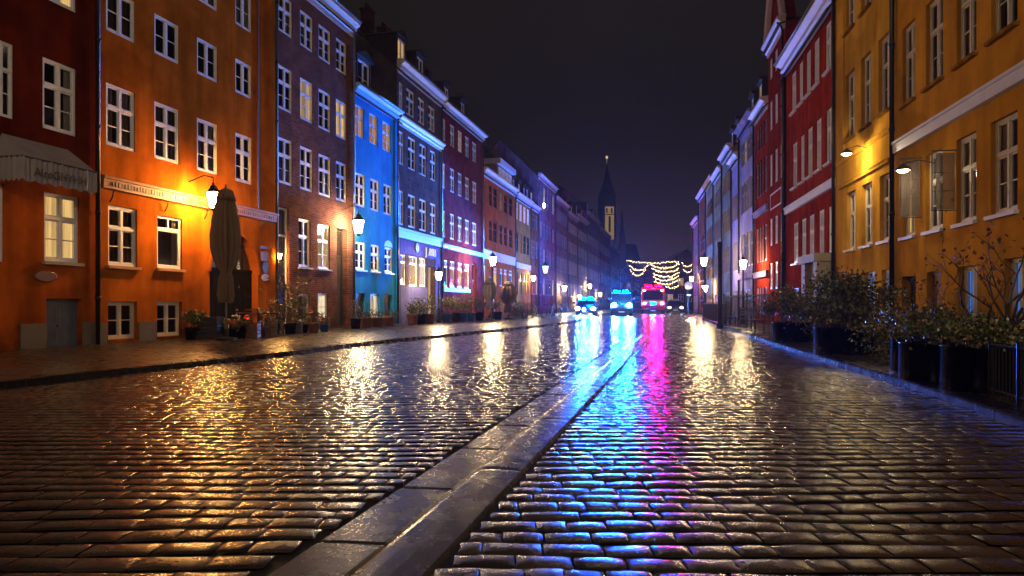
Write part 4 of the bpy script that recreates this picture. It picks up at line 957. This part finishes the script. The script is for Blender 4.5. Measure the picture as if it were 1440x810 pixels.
for (xy, r, hh, lb) in RP: planter(lb, (xy[0],xy[1],PV), r, hh, 1., PLANTER, 'planter', GP)
GS = 'shrubs in the right planters'
bush('dark shrub in the farthest right planter', (7.45,18.9,.52), .62,.6,.95,3200,.085,group=GS)
bush('broad dark green shrub in the large planter below the yellow house', (6.78,14.4,.52), .85,.75,1.05,6000,.08,group=GS)
bush('low leafy shrub in the planter tucked behind', (5.98,10.4,.52), .55,.5,.5,1500,.06,group=GS)
bush('small leafy shrub in the purple gleaming planter', (5.42,9.1,.52), .5,.45,.5,1500,.06,group=GS)
bush('sparse shrub in the planter next to the near railing', (5.30,8.05,.54), .5,.45,.42,1000,.055,group=GS)
bush('loose dark hedge between the large planter and kerb corner', (6.75,12.2,PV), .8,.8,.85,3800,.075,name='hedge',cat='hedge')
bush('low dark hedge beyond the large planter near the railing', (7.6,16.6,PV), .7,.9,1.05,4200,.08,name='hedge',cat='hedge')
bush('dark hedge right of the near planters below the ochre house', (6.6,9.0,PV), .8,.9,.7,2600,.06,name='hedge',cat='hedge')
def baretree(label, loc, h, r, depth, lean=(0,0), n=3, leafmats=LEAFR, lf=1, ls=.05, name='small_tree', cat='tree', spread=.55):
    t = thing(name, label, cat, loc); m = MB(); ends=[]
    for _ in range(n): twig(m, Vector((lr.gauss(0,.05),lr.gauss(0,.05),0)), Vector((lr.gauss(lean[0],.28),lr.gauss(lean[1],.28),1)).normalized(), h*.5, r, depth, ends, spread)
    m.build('trunk', BARK, t); f = MB()
    for e in ends:
        for _ in range(lf):
            if lr.random() < .55:
                d=Vector((lr.gauss(0,1),lr.gauss(0,1),lr.gauss(-.3,1))).normalized(); k=d.cross(Vector((.1,0,1))).normalized(); q=e+d*.02; s=ls*lr.uniform(.6,1.2); f.quad(q,q+d*s*.5+k*s*.35,q+d*s,q+d*s*.5-k*s*.35,lr.randrange(len(leafmats)))
    if f.f: f.build('crown', leafmats, t)
    return t
baretree('spindly tree with russet leaves above the near right planters',(5.85,8.5,.2),1.85,.045,3,(.05,0),5,lf=3,ls=.065)
baretree('thin bare shrub rising from the planter at the kerb corner',(5.5,9.3,.5),1.0,.014,2,(.1,0),4,lf=2)
baretree('thin bare twigs rising beside the warm yellow house',(7.4,14.8,.5),1.3,.012,2,(.1,0),4,lf=2)
baretree('bare street tree against the sky by the last right houses',(23.4,80.,0),11.5,.2,4,(0,0),2,lf=0,name='street_tree')
baretree('dark bushy bare tree at the far street end',(26.5,104.,0),10.,.2,4,(0,0),3,lf=0,name='street_tree')
baretree('dark tree left of the light garlands',(22.6,138.,0),9.,.2,4,(0,0),3,LEAF[:1],1,.5,name='street_tree')
# left pavement greenery
GPT = 'potted plants along the left houses'
def potted(px, Y, r, hh, bh, n, label, pm=PLANTER, fl=0, mats=None, size=.07, br=1.5):
    X = (px-720)/1000*Y
    planter('pot of the '+label, (X,Y,PV), r, hh, 1., pm, 'plant_pot', GPT, [(r*.72,0),(r*.8,.02),(r,hh-.05),(r*1.06,hh-.045),(r*1.06,hh),(r*.9,hh),(r*.88,hh-.05),(.01,hh-.05)])
    bush(label, (X,Y,PV+hh-.04), r*br, r*br, bh, n, size, mats, 'potted_plant', 'plants in pots along the left houses', 'plant', 5, 1, fl)
potted(268,19.6,.16,.34,.50,220,'broad leaved plant in black pot right of the basement window',size=.11)
potted(313,20.3,.17,.32,.30,160,'pale flowering plant left of the parasol pole',fl=9)
potted(337,20.2,.20,.36,.34,200,'pale flowering plant right of the parasol pole',fl=11)
potted(427,24.2,.16,.30,.55,200,'leafy plant before the brick house window')
potted(441,24.6,.20,.34,.42,200,'red flowering plant before the brick house',TERRA,fl=10)
potted(456,25.3,.17,.28,.30,150,'low red flowering plant by the brick house door',BLUEPOT,fl=8)
potted(500,28.3,.22,.4,.7,260,'bushy plant by the blue house corner')
for px, Y, nm, pm in [(515,29.5,'low box plant under the first blue house window',WOODB),(531,30.5,'low box plant under the middle blue house window',WOODB),(547,32.,'spiky plant at the end of the blue house',TERRA)]: potted(px,Y,.28,.42,.35,160,nm,pm)
for k, (px, Y, bh, pm, nm) in enumerate([(580,34.,.6,TERRA,'dark shrub at the start of the lilac shop'),(592,35.,.8,PLANTER,'dark shrub under the lit shop windows'),(604,36.,.9,TERRA,'olive shrub beside the lit shop door'),(628,38.5,.9,BLUEPOT,'upright shrub in blue pot right of the short lantern'),(641,39.5,1.0,PLANTER,'upright shrub under the red brick house windows'),(651,40.5,1.1,BLUEPOT,'tall shrub in blue pot before the red brick house'),(662,41.5,.9,BLUEPOT,'shrub in blue pot by the red door'),(674,42.,.8,PLANTER,'dark shrub left of the grey parasol'),(700,45.,.7,PLANTER,'low shrub between the two closed parasols')]):
    potted(px,Y,.27,.5,bh,520,nm,pm,size=.085,br=1.7)
for k, (px, Y, nm) in enumerate([(728,48.,'dark hedge section right of the tan parasol'),(741,50.,'dark hedge section left of the bicycles')]):
    bush(nm, ((px-720)/1000*Y,Y,PV),.75,.7,1.05,1200,.1,name='hedge',cat='hedge')
baretree('leafless climbing shrub against the glass door of the brick house',(P(400,470,24.)[0],24.,PV),2.4,.022,3,(.05,0),4,LEAF,1,.09,name='climbing_shrub',cat='shrub')
baretree('bare twiggy shrub before the brick house basement window',(P(419,470,24.3)[0],24.3,PV),1.9,.02,3,(.05,0),3,LEAF[:2],1,.08,name='climbing_shrub',cat='shrub')

# small furniture left: tables, chairs, crates
def table(label, x, y, rz, s=.7):
    t = thing('cafe_table', label, 'table', (x,y,PV), rz, 'cafe tables by the arched gateway'); m = MB()
    for k in range(6): m.box(-s/2+k*s/6+.006,-s/2,.70,-s/2+(k+1)*s/6-.006,s/2,.73)
    m.build('table_top', WOODB, t)
    for sx in (-1,1):
        for sy in (-1,1): m = MB(); m.tube([(sx*s*.44,sy*s*.44,0),(sx*s*.40,sy*s*.40,.70)],.02,6); m.build('leg', DARK, t)
    m = MB(); m.box(-s*.4,-s*.4,.66,s*.4,s*.4,.695); m.build('frame', DARK, t)
def chair(label, x, y, rz, mat=WOODB, group='wooden cafe chairs by the gateway'):
    t = thing('cafe_chair', label, 'chair', (x,y,PV), rz, group); m = MB()
    for k in range(5): m.box(-.2+k*.08+.005,-.2,.44,-.2+(k+1)*.08-.005,.2,.46)
    m.build('seat', mat, t); m = MB()
    for z in (.58,.68,.78): m.box(-.2,.19,z,.2,.21,z+.06)
    m.build('backrest', mat, t)
    for sx in (-1,1):
        m = MB(); m.tube([(sx*.19,-.19,0),(sx*.19,-.19,.44)],.016,6); m.build('leg', DARK, t)
        m = MB(); m.tube([(sx*.205,.2,0),(sx*.205,.19,.46),(sx*.205,.22,.86)],.016,6); m.build('leg', DARK, t)
def crate(label, x, y, w, d, hh, mat, rz=0.):
    t = thing('wooden_crate', label, 'crate', (x,y,PV), rz, 'crates and boxes by the gateway'); m = MB()
    for k in range(4):
        z=.02+k*hh/4
        m.box(-w/2,-d/2,z,w/2,-d/2+.018,z+hh/4-.02); m.box(-w/2,d/2-.018,z,w/2,d/2,z+hh/4-.02); m.box(-w/2,-d/2+.019,z,-w/2+.018,d/2-.019,z+hh/4-.02); m.box(w/2-.018,-d/2+.019,z,w/2,d/2-.019,z+hh/4-.02)
    m.build('slats', mat, t); m = MB(); m.box(-w/2+.02,-d/2+.02,0,w/2-.02,d/2-.02,.02); m.build('bottom', mat, t)
    m = MB()
    for sx in (-1,1):
        for sy in (-1,1): m.box(sx*(w/2-.045)-.018,sy*(d/2-.045)-.018,.02,sx*(w/2-.045)+.018,sy*(d/2-.045)+.018,hh)
    m.build('corner_posts', mat, t)
crate('dark slatted box left of the parasol',P(296,478,20.)[0],20.,.55,.5,.62,WOODD)
table('square wooden table right of the parasol',P(352,470,21.2)[0],21.2,.2); table('square wooden table nearest the brick house',P(379,470,22.6)[0],22.6,.25,.6)
chair('wooden chair with its back to the gateway',P(361,470,21.)[0],20.9,2.9); chair('wooden chair at the orange wall, by the lit shrub',P(372,470,22.)[0],21.9,-1.2); chair('wooden chair in front of the glass door',P(391,470,23.)[0],22.9,.4)
crate('orange brown crate under the first table',P(362,470,20.8)[0],20.5,.32,.3,.42,WOODB); crate('small crate beside the second table',P(383,470,21.8)[0],21.7,.34,.3,.5,WOODB,.3)
potted(283,19.9,.15,.30,.45,200,'slim green plant between basement window and dark box',size=.09)
potted(327,19.9,.15,.28,.32,170,'low flowering plant directly behind the parasol pole',fl=8)
potted(371,21.4,.16,.30,.6,260,'leafy plant between the two cafe tables',TERRA)
potted(386,22.6,.17,.34,.75,320,'yellow lit bushy plant by the small uplight',size=.08)
potted(408,23.3,.2,.36,.9,420,'tall bushy plant before the glass door',size=.085)
chair('wooden chair between parasol and first table',P(343,470,20.9)[0],20.9,1.8); crate('low dark crate under the climbing shrub',P(414,470,23.6)[0],23.6,.5,.4,.35,WOODD,.2)
# warm uplight half hidden behind the chairs
t = thing('ground_uplight','small yellow uplight at the orange wall behind the chairs','uplight',(lx(24.6)+.30,24.6,PV)); m = MB(); m.lathe([(.06,0),(.07,.08),(.05,.1)],10); m.build('housing', DARK, t); m = MB(); m.lathe([(.045,.102),(.03,.115),(.005,.12)],10); m.build('lens', emit('uplight lens',(1.,.75,.25),30.), t); lamp('POINT', t, (0,0,.3), 7, (1.,.72,.22), .05)

# bicycles
def bicycle(label, x, y, rz, lean, col):
    t = thing('bicycle', label, 'bicycle', (x,y,PV), rz, 'bicycles parked beside the left kerb'); t.rotation_euler = (lean, 0, rz)
    for xx in (-.52,.52):
        m = MB(); n=20
        m.tube([(xx+.33*math.cos(2*math.pi*k/n),0,.34+.33*math.sin(2*math.pi*k/n)) for k in range(n+1)], .018, 6); w = m.build('wheel', DARK, t)
        m = MB()
        for k in range(8): a=math.pi*k/8; m.tube([(xx-.32*math.cos(a),0,.34-.32*math.sin(a)),(xx+.32*math.cos(a),0,.34+.32*math.sin(a))],.003,3)
        m.build('spokes', ZINC, w)
    m = MB(); bb=(-.08,0,.30); st=(-.2,0,.78); hd=(.36,0,.82)
    for a_, b_ in ((bb,st),(bb,(.40,0,.68)),(st,hd),((-.52,0,.34),bb),((-.52,0,.34),(-.18,0,.7)),((.52,0,.34),hd)): m.tube([a_,b_],.018,6)
    m.build('frame', plain('bicycle paint %d' % len(bpy.data.materials), col, .35), t)
    m = MB(); m.tube([(-.2,0,.78),(-.23,0,.92)],.012,6); m.prism([(-.08,.92),(-.04,.96),(.04,.96),(.08,.92)],-.36,-.12); m.build('saddle', DARK, t)
    m = MB(); m.tube([hd,(.34,0,1.02)],.012,6); m.tube([(.2,-.28,1.03),(.33,-.2,1.04),(.35,0,1.02),(.33,.2,1.04),(.2,.28,1.03)],.012,6); m.build('handlebar', ZINC, t)
bl = ['red bicycle nearest the dark hedge','black bicycle second from the hedge','silver bicycle leaning over in the cluster','purple bicycle in the middle of the cluster','dark green bicycle in the middle of the cluster','white bicycle toward the police cars','blue bicycle toward the police cars','dark bicycle at the far end of the cluster','grey bicycle nearest the first police car']
bc = [(.3,.03,.03),(.02,.02,.02),(.3,.3,.32),(.2,.05,.2),(.03,.12,.05),(.5,.5,.5),(.05,.08,.3),(.04,.03,.03),(.15,.15,.16)]
for k in range(9):
    Y = 47.+k*1.25; X = (738+k*7.2-720)/1000*Y+lr.uniform(-.3,.3)
    bicycle(bl[k], X, Y, lr.uniform(-.25,.5)+.9, lr.uniform(-.12,.12), bc[k])

# railings
def railing(label, pts, h, gap, rb=.009, name='iron_railing', group='iron railings on the right pavement'):
    p0 = Vector(pts[0]); t = thing(name, label, 'railing', p0, 0., group); L = [Vector(p)-p0 for p in pts]
    m = MB()
    for a_, b_ in zip(L, L[1:]):
        for z in (h, h*.14): m.tube([a_+Vector((0,0,z)), b_+Vector((0,0,z))], .014, 6)
    m.build('rails', DARK, t); m = MB()
    for a_, b_ in zip(L, L[1:]):
        n = max(1,int((b_-a_).length/gap))
        for k in range(n): q = a_.lerp(b_,(k+.5)/n); m.tube([q+Vector((0,0,.02)), q+Vector((0,0,h+.03))], rb, 5)
    m.build('bars', DARK, t); 
    for q in L: m = MB(); m.lathe([(.025,0),(.025,h+.05),(.035,h+.06),(.01,h+.1)],8,c=q); m.build('railing_post', DARK, t)
railing('low iron railing at the near right kerb',[(4.62,6.0,PV),(4.85,6.8,PV),(5.05,7.5,PV)],.55,.085)
railing('tall iron railing with slatted panels, right of the dark post',[(7.75,26.,PV),(7.6,23.,PV),(7.45,20.3,PV)],1.25,.12,.012)
railing('iron railing beyond the dark post on the right pavement',[(11.3,42.,PV),(9.9,35.,PV),(8.6,28.5,PV)],1.0,.16,.012)
t = thing('post','tall plain dark post on the right kerb','post',(P(1012,465,28.)[0],28.,PV)); m = MB(); m.lathe([(.14,0),(.14,.2),(.09,.24),(.085,3.2),(.10,3.22),(.10,3.4),(.02,3.45)],12); m.build('shaft', DARK, t, True)
for k, (x, y, rz, lb) in enumerate([(8.35,24.4,.4,'metal chair behind the tall railing, nearer'),(8.5,25.6,2.4,'metal chair behind the tall railing, farther'),(9.6,31.,.9,'pale chair beyond the dark post'),(10.4,34.,2.2,'pale chair near the lit right post lantern')]):
    chair(lb, x, y, rz, STONE, 'pavement chairs on the right')

# traffic sign
t = thing('traffic_sign','round blue traffic sign with red rim on dark pole at the right','sign',(P(968,442,60.)[0],60.,PV)); m = MB(); m.tube([(0,0,0),(0,0,2.9)],.05,8); m.build('pole', DARK, t)
m = MB(); m.lathe([(.01,0),(.34,0),(.34,.03),(.01,.03)],20); o = m.build('sign_face', plain('blue sign enamel',(.02,.06,.5),.3), t); o.matrix_local = Matrix.Translation((0,-.08,2.55)) @ Matrix.Rotation(R(90),4,'X')
m = MB(); n=20; m.tube([(.34*math.cos(2*math.pi*k/n),.34*math.sin(2*math.pi*k/n),.03) for k in range(n+1)],.045,6); o2 = m.build('sign_rim', plain('red sign rim',(.5,.02,.02),.3), t); o2.matrix_local = o.matrix_local.copy()
m = MB(); m.lathe([(.01,-.06),(.2,0),(.01,.06)],12); o3 = m.build('sign_lamp', emit('sign lamp glow',(.5,.75,1.),6.), t); o3.location = (0,-.12,1.75)

# ------------------------------------------------------------------ vehicles
WHITEP = plain('dark blue vehicle paint',(.012,.018,.04),.25,vary=.05,coat=.6); REDP = plain('red fire engine paint',(.5,.02,.02),.25,vary=.08,coat=.6); BLUEP = plain('blue stripe film',(.02,.06,.35),.3); TYRE = plain('tyre rubber',(.02,.02,.02),.7); RIM = plain('steel rim',(.3,.3,.32),.3,metal=.9); YELP = plain('yellow reflective film',(.6,.6,.05),.35); PLATE = plain('white number plate',(.7,.7,.7),.4)
def wheel(par, x, y, r, w):
    m = MB(); m.lathe([(r*.62,-w/2),(r*.95,-w/2),(r,-w/2+.03),(r,w/2-.03),(r*.95,w/2),(r*.62,w/2)],20); o = m.build('wheel', TYRE, par, True); o.matrix_local = Matrix.Translation((x,y,r)) @ Matrix.Rotation(R(90),4,'Y')
    m = MB(); m.lathe([(.02,-w*.42),(r*.3,-w*.44),(r*.64,-w*.3),(r*.64,w*.3),(r*.3,w*.44),(.02,w*.42)],16); m.build('rim', RIM, o, True)
def car_body(side, W, tw):
    """side: list of (y, z, halfwidth factor) round the side profile, front at -y"""
    m = MB(); n = len(side)
    i = len(m.v); m.v += [(-W/2*k, y, z) for y, z, k in side]+[(W/2*k, y, z) for y, z, k in side]
    for q in range(n): a=i+q; b_=i+(q+1)%n; m.f.append((a,b_,b_+n,a+n)); m.mi.append(0)
    m.f.append(tuple(range(i,i+n))); m.f.append(tuple(range(i+2*n-1,i+n-1,-1))); m.mi += [0,0]
    return m
def bevel(o, w=.05, seg=3):
    md = o.modifiers.new('bevel','BEVEL'); md.width = w; md.segments = seg; md.limit_method = 'ANGLE'; md.angle_limit = R(20)
def emergency(kind, label, cat, x, y, rz, L, W, prof, glassf, hz, hx, barz, bary, barw, wr_, wy, group, stripes, paint=WHITEP, head=None):
    t = thing(kind, label, cat, (x,y,.0), rz, group)
    o = car_body(prof, W, 1).build('body', paint, t); bevel(o)
    g = MB()
    for q in glassf: g.quad(*q)
    g.build('windscreen', PANED, t)
    for sx in (-1,1):
        for yy in wy: wheel(t, sx*(W/2-.11), yy, wr_, .22)
        m = MB(); m.lathe([(.005,-.05),(.075,-.03),(.10,.0),(.10,.03)],14); hl = m.build('headlight', head or HEADL, t); hl.matrix_local = Matrix.Translation((sx*hx,-L/2-.03,hz)) @ Matrix.Rotation(R(90),4,'X').inverted() @ Matrix.Rotation(R(180),4,'X'); hl.scale=(1.6,1,1.5)
        m = MB(); m.box(sx*(W/2+.14)-.1,-L/2+.95 if L < 6 else -L/2+.1,hz+.42,sx*(W/2+.14)+.1,-L/2+1.05 if L < 6 else -L/2+.2,hz+.62 if L < 6 else hz+1.1); m.build('wing_mirror', DARK, t)
    m = MB(); m.box(-W*.46,-L/2-.07,.28,W*.46,-L/2+.02,.46); m.build('bumper', DARK, t)
    m = MB(); 
    for k in range(4): m.box(-W*.22,-L/2-.035,.5+k*.05,W*.22,-L/2+.01,.53+k*.05)
    m.build('grille', DARK, t); m = MB(); m.box(-.26,-L/2-.085,.32,.26,-L/2-.072,.43); m.build('number_plate', PLATE, t)
    if stripes: 
        m = MB()
        for sx in (-1,1): m.box(sx*(W/2+.004)-.003,-L/2+.5,hz-.05,sx*(W/2+.004)+.003,L/2-.2,hz+.12)
        m.build('side_stripe', stripes, t)
    m = MB(); m.box(-barw/2,bary-.12,barz,barw/2,bary+.12,barz+.05); lb = m.build('light_bar', DARK, t)
    return t, lb
def beaconpair(par, barw, y, z, matl, matr):
    for sx, mt in ((-1,matl),(1,matr)):
        m = MB(); m.box(sx*barw*.28-barw*.18,y-.11,z,sx*barw*.28+barw*.18,y+.11,z+.13); m.build('beacon', mt, par)
carp = [(-2.25,.3,.94),(-2.28,.55,.95),(-2.2,.78,.97),(-1.2,.98,1.),(-.55,1.42,.80),(-.2,1.5,.78),(1.1,1.48,.78),(1.9,1.05,.95),(2.25,.95,.95),(2.25,.35,.95),(1.75,.25,1.),(-1.75,.25,1.)]
gl = [[(-.70,-1.13,1.03),(.70,-1.13,1.03),(.62,-.60,1.42),(-.62,-.60,1.42)]]
GV = 'emergency vehicles with flashing lights at the street end'
def police(label, x, y, rz, paint=WHITEP, head=None, bc=None):
    t, lb = emergency('police_car', label, 'police car', x, y, rz, 4.5, 1.82, carp, gl, .68, .68, 1.5, .2, 1.2, .32, (-1.4,1.4), GV, BLUEP, paint, head); beaconpair(lb,1.2,.2,1.55,bc or BLUEL,bc or BLUEL); return t
c1 = police('dark blue police car half behind the bicycles, leftmost emergency vehicle', 6.85, 65.2, R(-9))
m = MB(); m.lathe([(.005,-.05),(.09,-.03),(.10,.0),(.10,.03)],14); o = m.build('grille_strobe', HEADL, c1); o.matrix_local = Matrix.Translation((-.12,-2.30,.60)) @ Matrix.Rotation(R(90),4,'X')
vanp = [(-2.6,.3,.95),(-2.64,.7,.96),(-2.5,1.05,.97),(-1.75,1.25,1.),(-.95,2.05,.86),(-.6,2.15,.84),(2.5,2.15,.84),(2.62,1.2,1.),(2.62,.35,1.),(2.,.25,1.),(-2.,.25,1.)]
gv = [[(-.80,-1.74,1.30),(.80,-1.74,1.30),(.72,-1.02,2.02),(-.72,-1.02,2.02)]]
v, lb = emergency('police_van','dark blue police van with two glaring lamps between car and fire engine','police van',10.2,66.5,R(-8),5.25,1.98,vanp,gv,1.05,.66,2.15,-.3,1.4,.36,(-1.65,1.65),GV,BLUEP); beaconpair(lb,1.4,-.3,2.2,BLUEL,BLUEL)
trk = [(-3.6,.4,1.),(-3.68,.9,1.),(-3.6,1.5,1.),(-3.35,2.75,.96),(-3.1,2.9,.95),(3.6,2.95,.97),(3.7,2.8,1.),(3.7,.5,1.)]
gt_ = [[(-1.05,-3.63,1.55),(1.05,-3.63,1.55),(1.0,-3.41,2.55),(-1.0,-3.41,2.55)]]
ft, lb = emergency('fire_engine','red fire engine with red beacon and white headlights, right of the vans','fire engine',15.9,80.5,R(-10),7.3,2.45,trk,gt_,1.15,.92,2.95,-3.0,1.9,.48,(-2.4,2.2),GV,YELP,REDP,HEADP); beaconpair(lb,1.9,-3.0,3.0,REDL,REDL)
m = MB(); m.box(-1.15,-3.72,1.28,1.15,-3.66,1.46); m.build('front_stripe', YELP, ft); m = MB(); m.box(-.25,-3.76,1.04,.25,-3.70,1.22); m.build('blue_strobe', BLUEL, ft)
for sx in (-1,1): m = MB(); m.box(sx*.95-.14,-3.52,2.5,sx*.95+.14,-3.42,2.64); m.build('roof_marker', emit('pink marker %d' % sx,(1.,.35,.6),20.), ft)
c3 = police('dark parked police car at the far right behind the fire engine', 19.2, 84., R(-10), plain('dark vehicle paint',(.03,.03,.045),.25,coat=.6), emit('dim cool headlight',(.5,.75,1.),25.), plain('unlit blue beacon',(.01,.03,.3),.2))
# real throw of the flashing beacons and headlights
def throw(par, loc, aim, p, col, size, blend=.9): return lamp('SPOT', None, loc, p, col, .25, size, blend, aim)
throw(c1,(6.6,62.6,1.75),(-4.2,44.5,5.5),85000,(.01,.19,1.),27,.7)
throw(v,(10.,63.4,2.5),(-5.2,41.,5.5),120000,(.01,.19,1.),24,.7)
throw(v,(10.4,63.4,2.5),(14.3,41.5,5.),12000,(.12,.09,1.),17,.6)
throw(ft,(15.2,75.8,3.2),(-1.,56.,4.),2500,(1.,.03,.12),26)
for (x,y,z) in ((6.3,62.5,.7),(7.3,62.5,.7),(9.4,63.6,1.05),(10.7,63.6,1.05)): throw(None,(x,y,z),(0,0,.6),2500,(.05,.3,1.),15,.6)
for (x,y,z,p,c) in ((7.1,65.2,2.3,1200,(.0,.09,1.)),(10.3,66.4,3.,1500,(.0,.09,1.)),(15.4,77.8,3.8,500,(1.,.02,.12))): lamp('POINT', None, (x,y,z), p, c, .3)
for (x,y,z,p,c) in ((6.6,62.9,1.9,24000,(.0,.06,1.)),(10.,63.6,2.6,34000,(.0,.07,1.)),(7.,62.2,.9,6000,(.01,.14,1.)),(10.1,63.2,1.2,9000,(.01,.16,1.)),(15.3,76.2,3.3,3200,(1.,.0,.02)),(15.6,76.,1.4,3600,(.5,.0,.8))): throw(None,(x,y,z),(0,0,EYE),p,c,13,.5)

# ------------------------------------------------------------------ light garlands
bm_ = MB(); bm_.lathe([(.005,-.06),(.05,-.03),(.05,.03),(.005,.06)],6); BULBM = bm_.mesh('bulb', BULB)
gi = 0
for (pa, pb, pya, pyb, sag, n) in [(881,955,366,367,.35,26),(884,912,372,371,.9,14),(886,908,379,378,1.0,11),(914,955,371,370,.7,22),(916,955,377,377,.6,22),(917,955,383,383,.7,22),(918,955,389,388,.6,20),(920,955,395,393,.6,18),(936,955,401,401,.4,10),(958,978,368,366,.8,9),(960,976,378,374,.7,8)]:
    Y = 112.; A = Vector(P(pa,pya,Y)); B = Vector(P(pb,pyb,Y)); ords = ['topmost long','upper left','second left','second right','third right','fourth right','fifth right','sixth right','lowest short','far right upper','far right lower']
    t = thing('light_garland', ords[gi]+' garland of warm bulbs across the street end', 'string lights', A, 0., 'warm light garlands across the street end'); gi += 1
    D = B-A; f = lambda q: D*q+Vector((0,0,-sag*4*q*(1-q)))
    m = MB(); m.tube([f(k/12) for k in range(13)], .015, 4); m.build('cable', DARK, t)
    n = int(n*1.45)
    for k in range(n): link('bulb', BULBM, t, f((k+.5)/n)+Vector((lr.gauss(0,.05),0,lr.gauss(-.04,.07))))
    if gi == 1:
        for q in (0.,1.): pass

# ------------------------------------------------------------------ haze
hz = MB(); hz.box(-70,-25,-1.2,120,420,79)
m_, nt, out = newmat('haze air'); pv = node(nt,'ShaderNodeVolumePrincipled'); pv.inputs['Color'].default_value=(.9,.82,.8,1); pv.inputs['Density'].default_value=.0003; pv.inputs['Anisotropy'].default_value=.7
nt.links.new(pv.outputs[0], out.inputs['Volume'])
tag(hz.build('haze', m_), kind='stuff')

# ------------------------------------------------------------------ sky, camera, render
w = bpy.data.worlds.new('World'); S.world = w; w.use_nodes = True; nt = w.node_tree; nt.nodes.clear(); L = nt.links.new
out = nt.nodes.new('ShaderNodeOutputWorld'); bg = nt.nodes.new('ShaderNodeBackground'); tc = nt.nodes.new('ShaderNodeTexCoord'); sx = nt.nodes.new('ShaderNodeSeparateXYZ'); cr = nt.nodes.new('ShaderNodeValToRGB')
L(tc.outputs['Generated'], sx.inputs[0]); L(sx.outputs[2], cr.inputs[0]); L(cr.outputs[0], bg.inputs[0]); L(bg.outputs[0], out.inputs[0])
e = cr.color_ramp.elements; e[0].position = 0.; e[0].color = (.034,.024,.034,1); e[1].position = 1.; e[1].color = (.030,.024,.020,1)
for p, c in ((.10,(.017,.0115,.014,1)),(.22,(.0080,.0062,.0058,1)),(.45,(.012,.010,.009,1))): x = e.new(p); x.color = c
bg.inputs[1].default_value = 1.
cam = bpy.data.cameras.new('Camera'); co = bpy.data.objects.new('Camera', cam); COL.objects.link(co); S.camera = co
co.location = (0,0,EYE); co.rotation_euler = (R(90),0,0); cam.sensor_width = 36; cam.lens = 25; cam.shift_y = (428-405)/1440; cam.clip_start = .05; cam.clip_end = 3000
S.view_settings.view_transform = 'Standard'; S.view_settings.look = 'None'; S.view_settings.exposure = 0; S.view_settings.gamma = 1
S.render.engine = 'CYCLES'; cy = S.cycles; cy.use_denoising = True; cy.max_bounces = 6; cy.diffuse_bounces = 2; cy.glossy_bounces = 3; cy.transmission_bounces = 3; cy.transparent_max_bounces = 8; cy.volume_bounces = 0; cy.sample_clamp_indirect = 4.; cy.sample_clamp_direct = 0.; cy.caustics_reflective = False; cy.caustics_refractive = False; cy.blur_glossy = .5
try: cy.use_light_tree = True
except Exception: pass
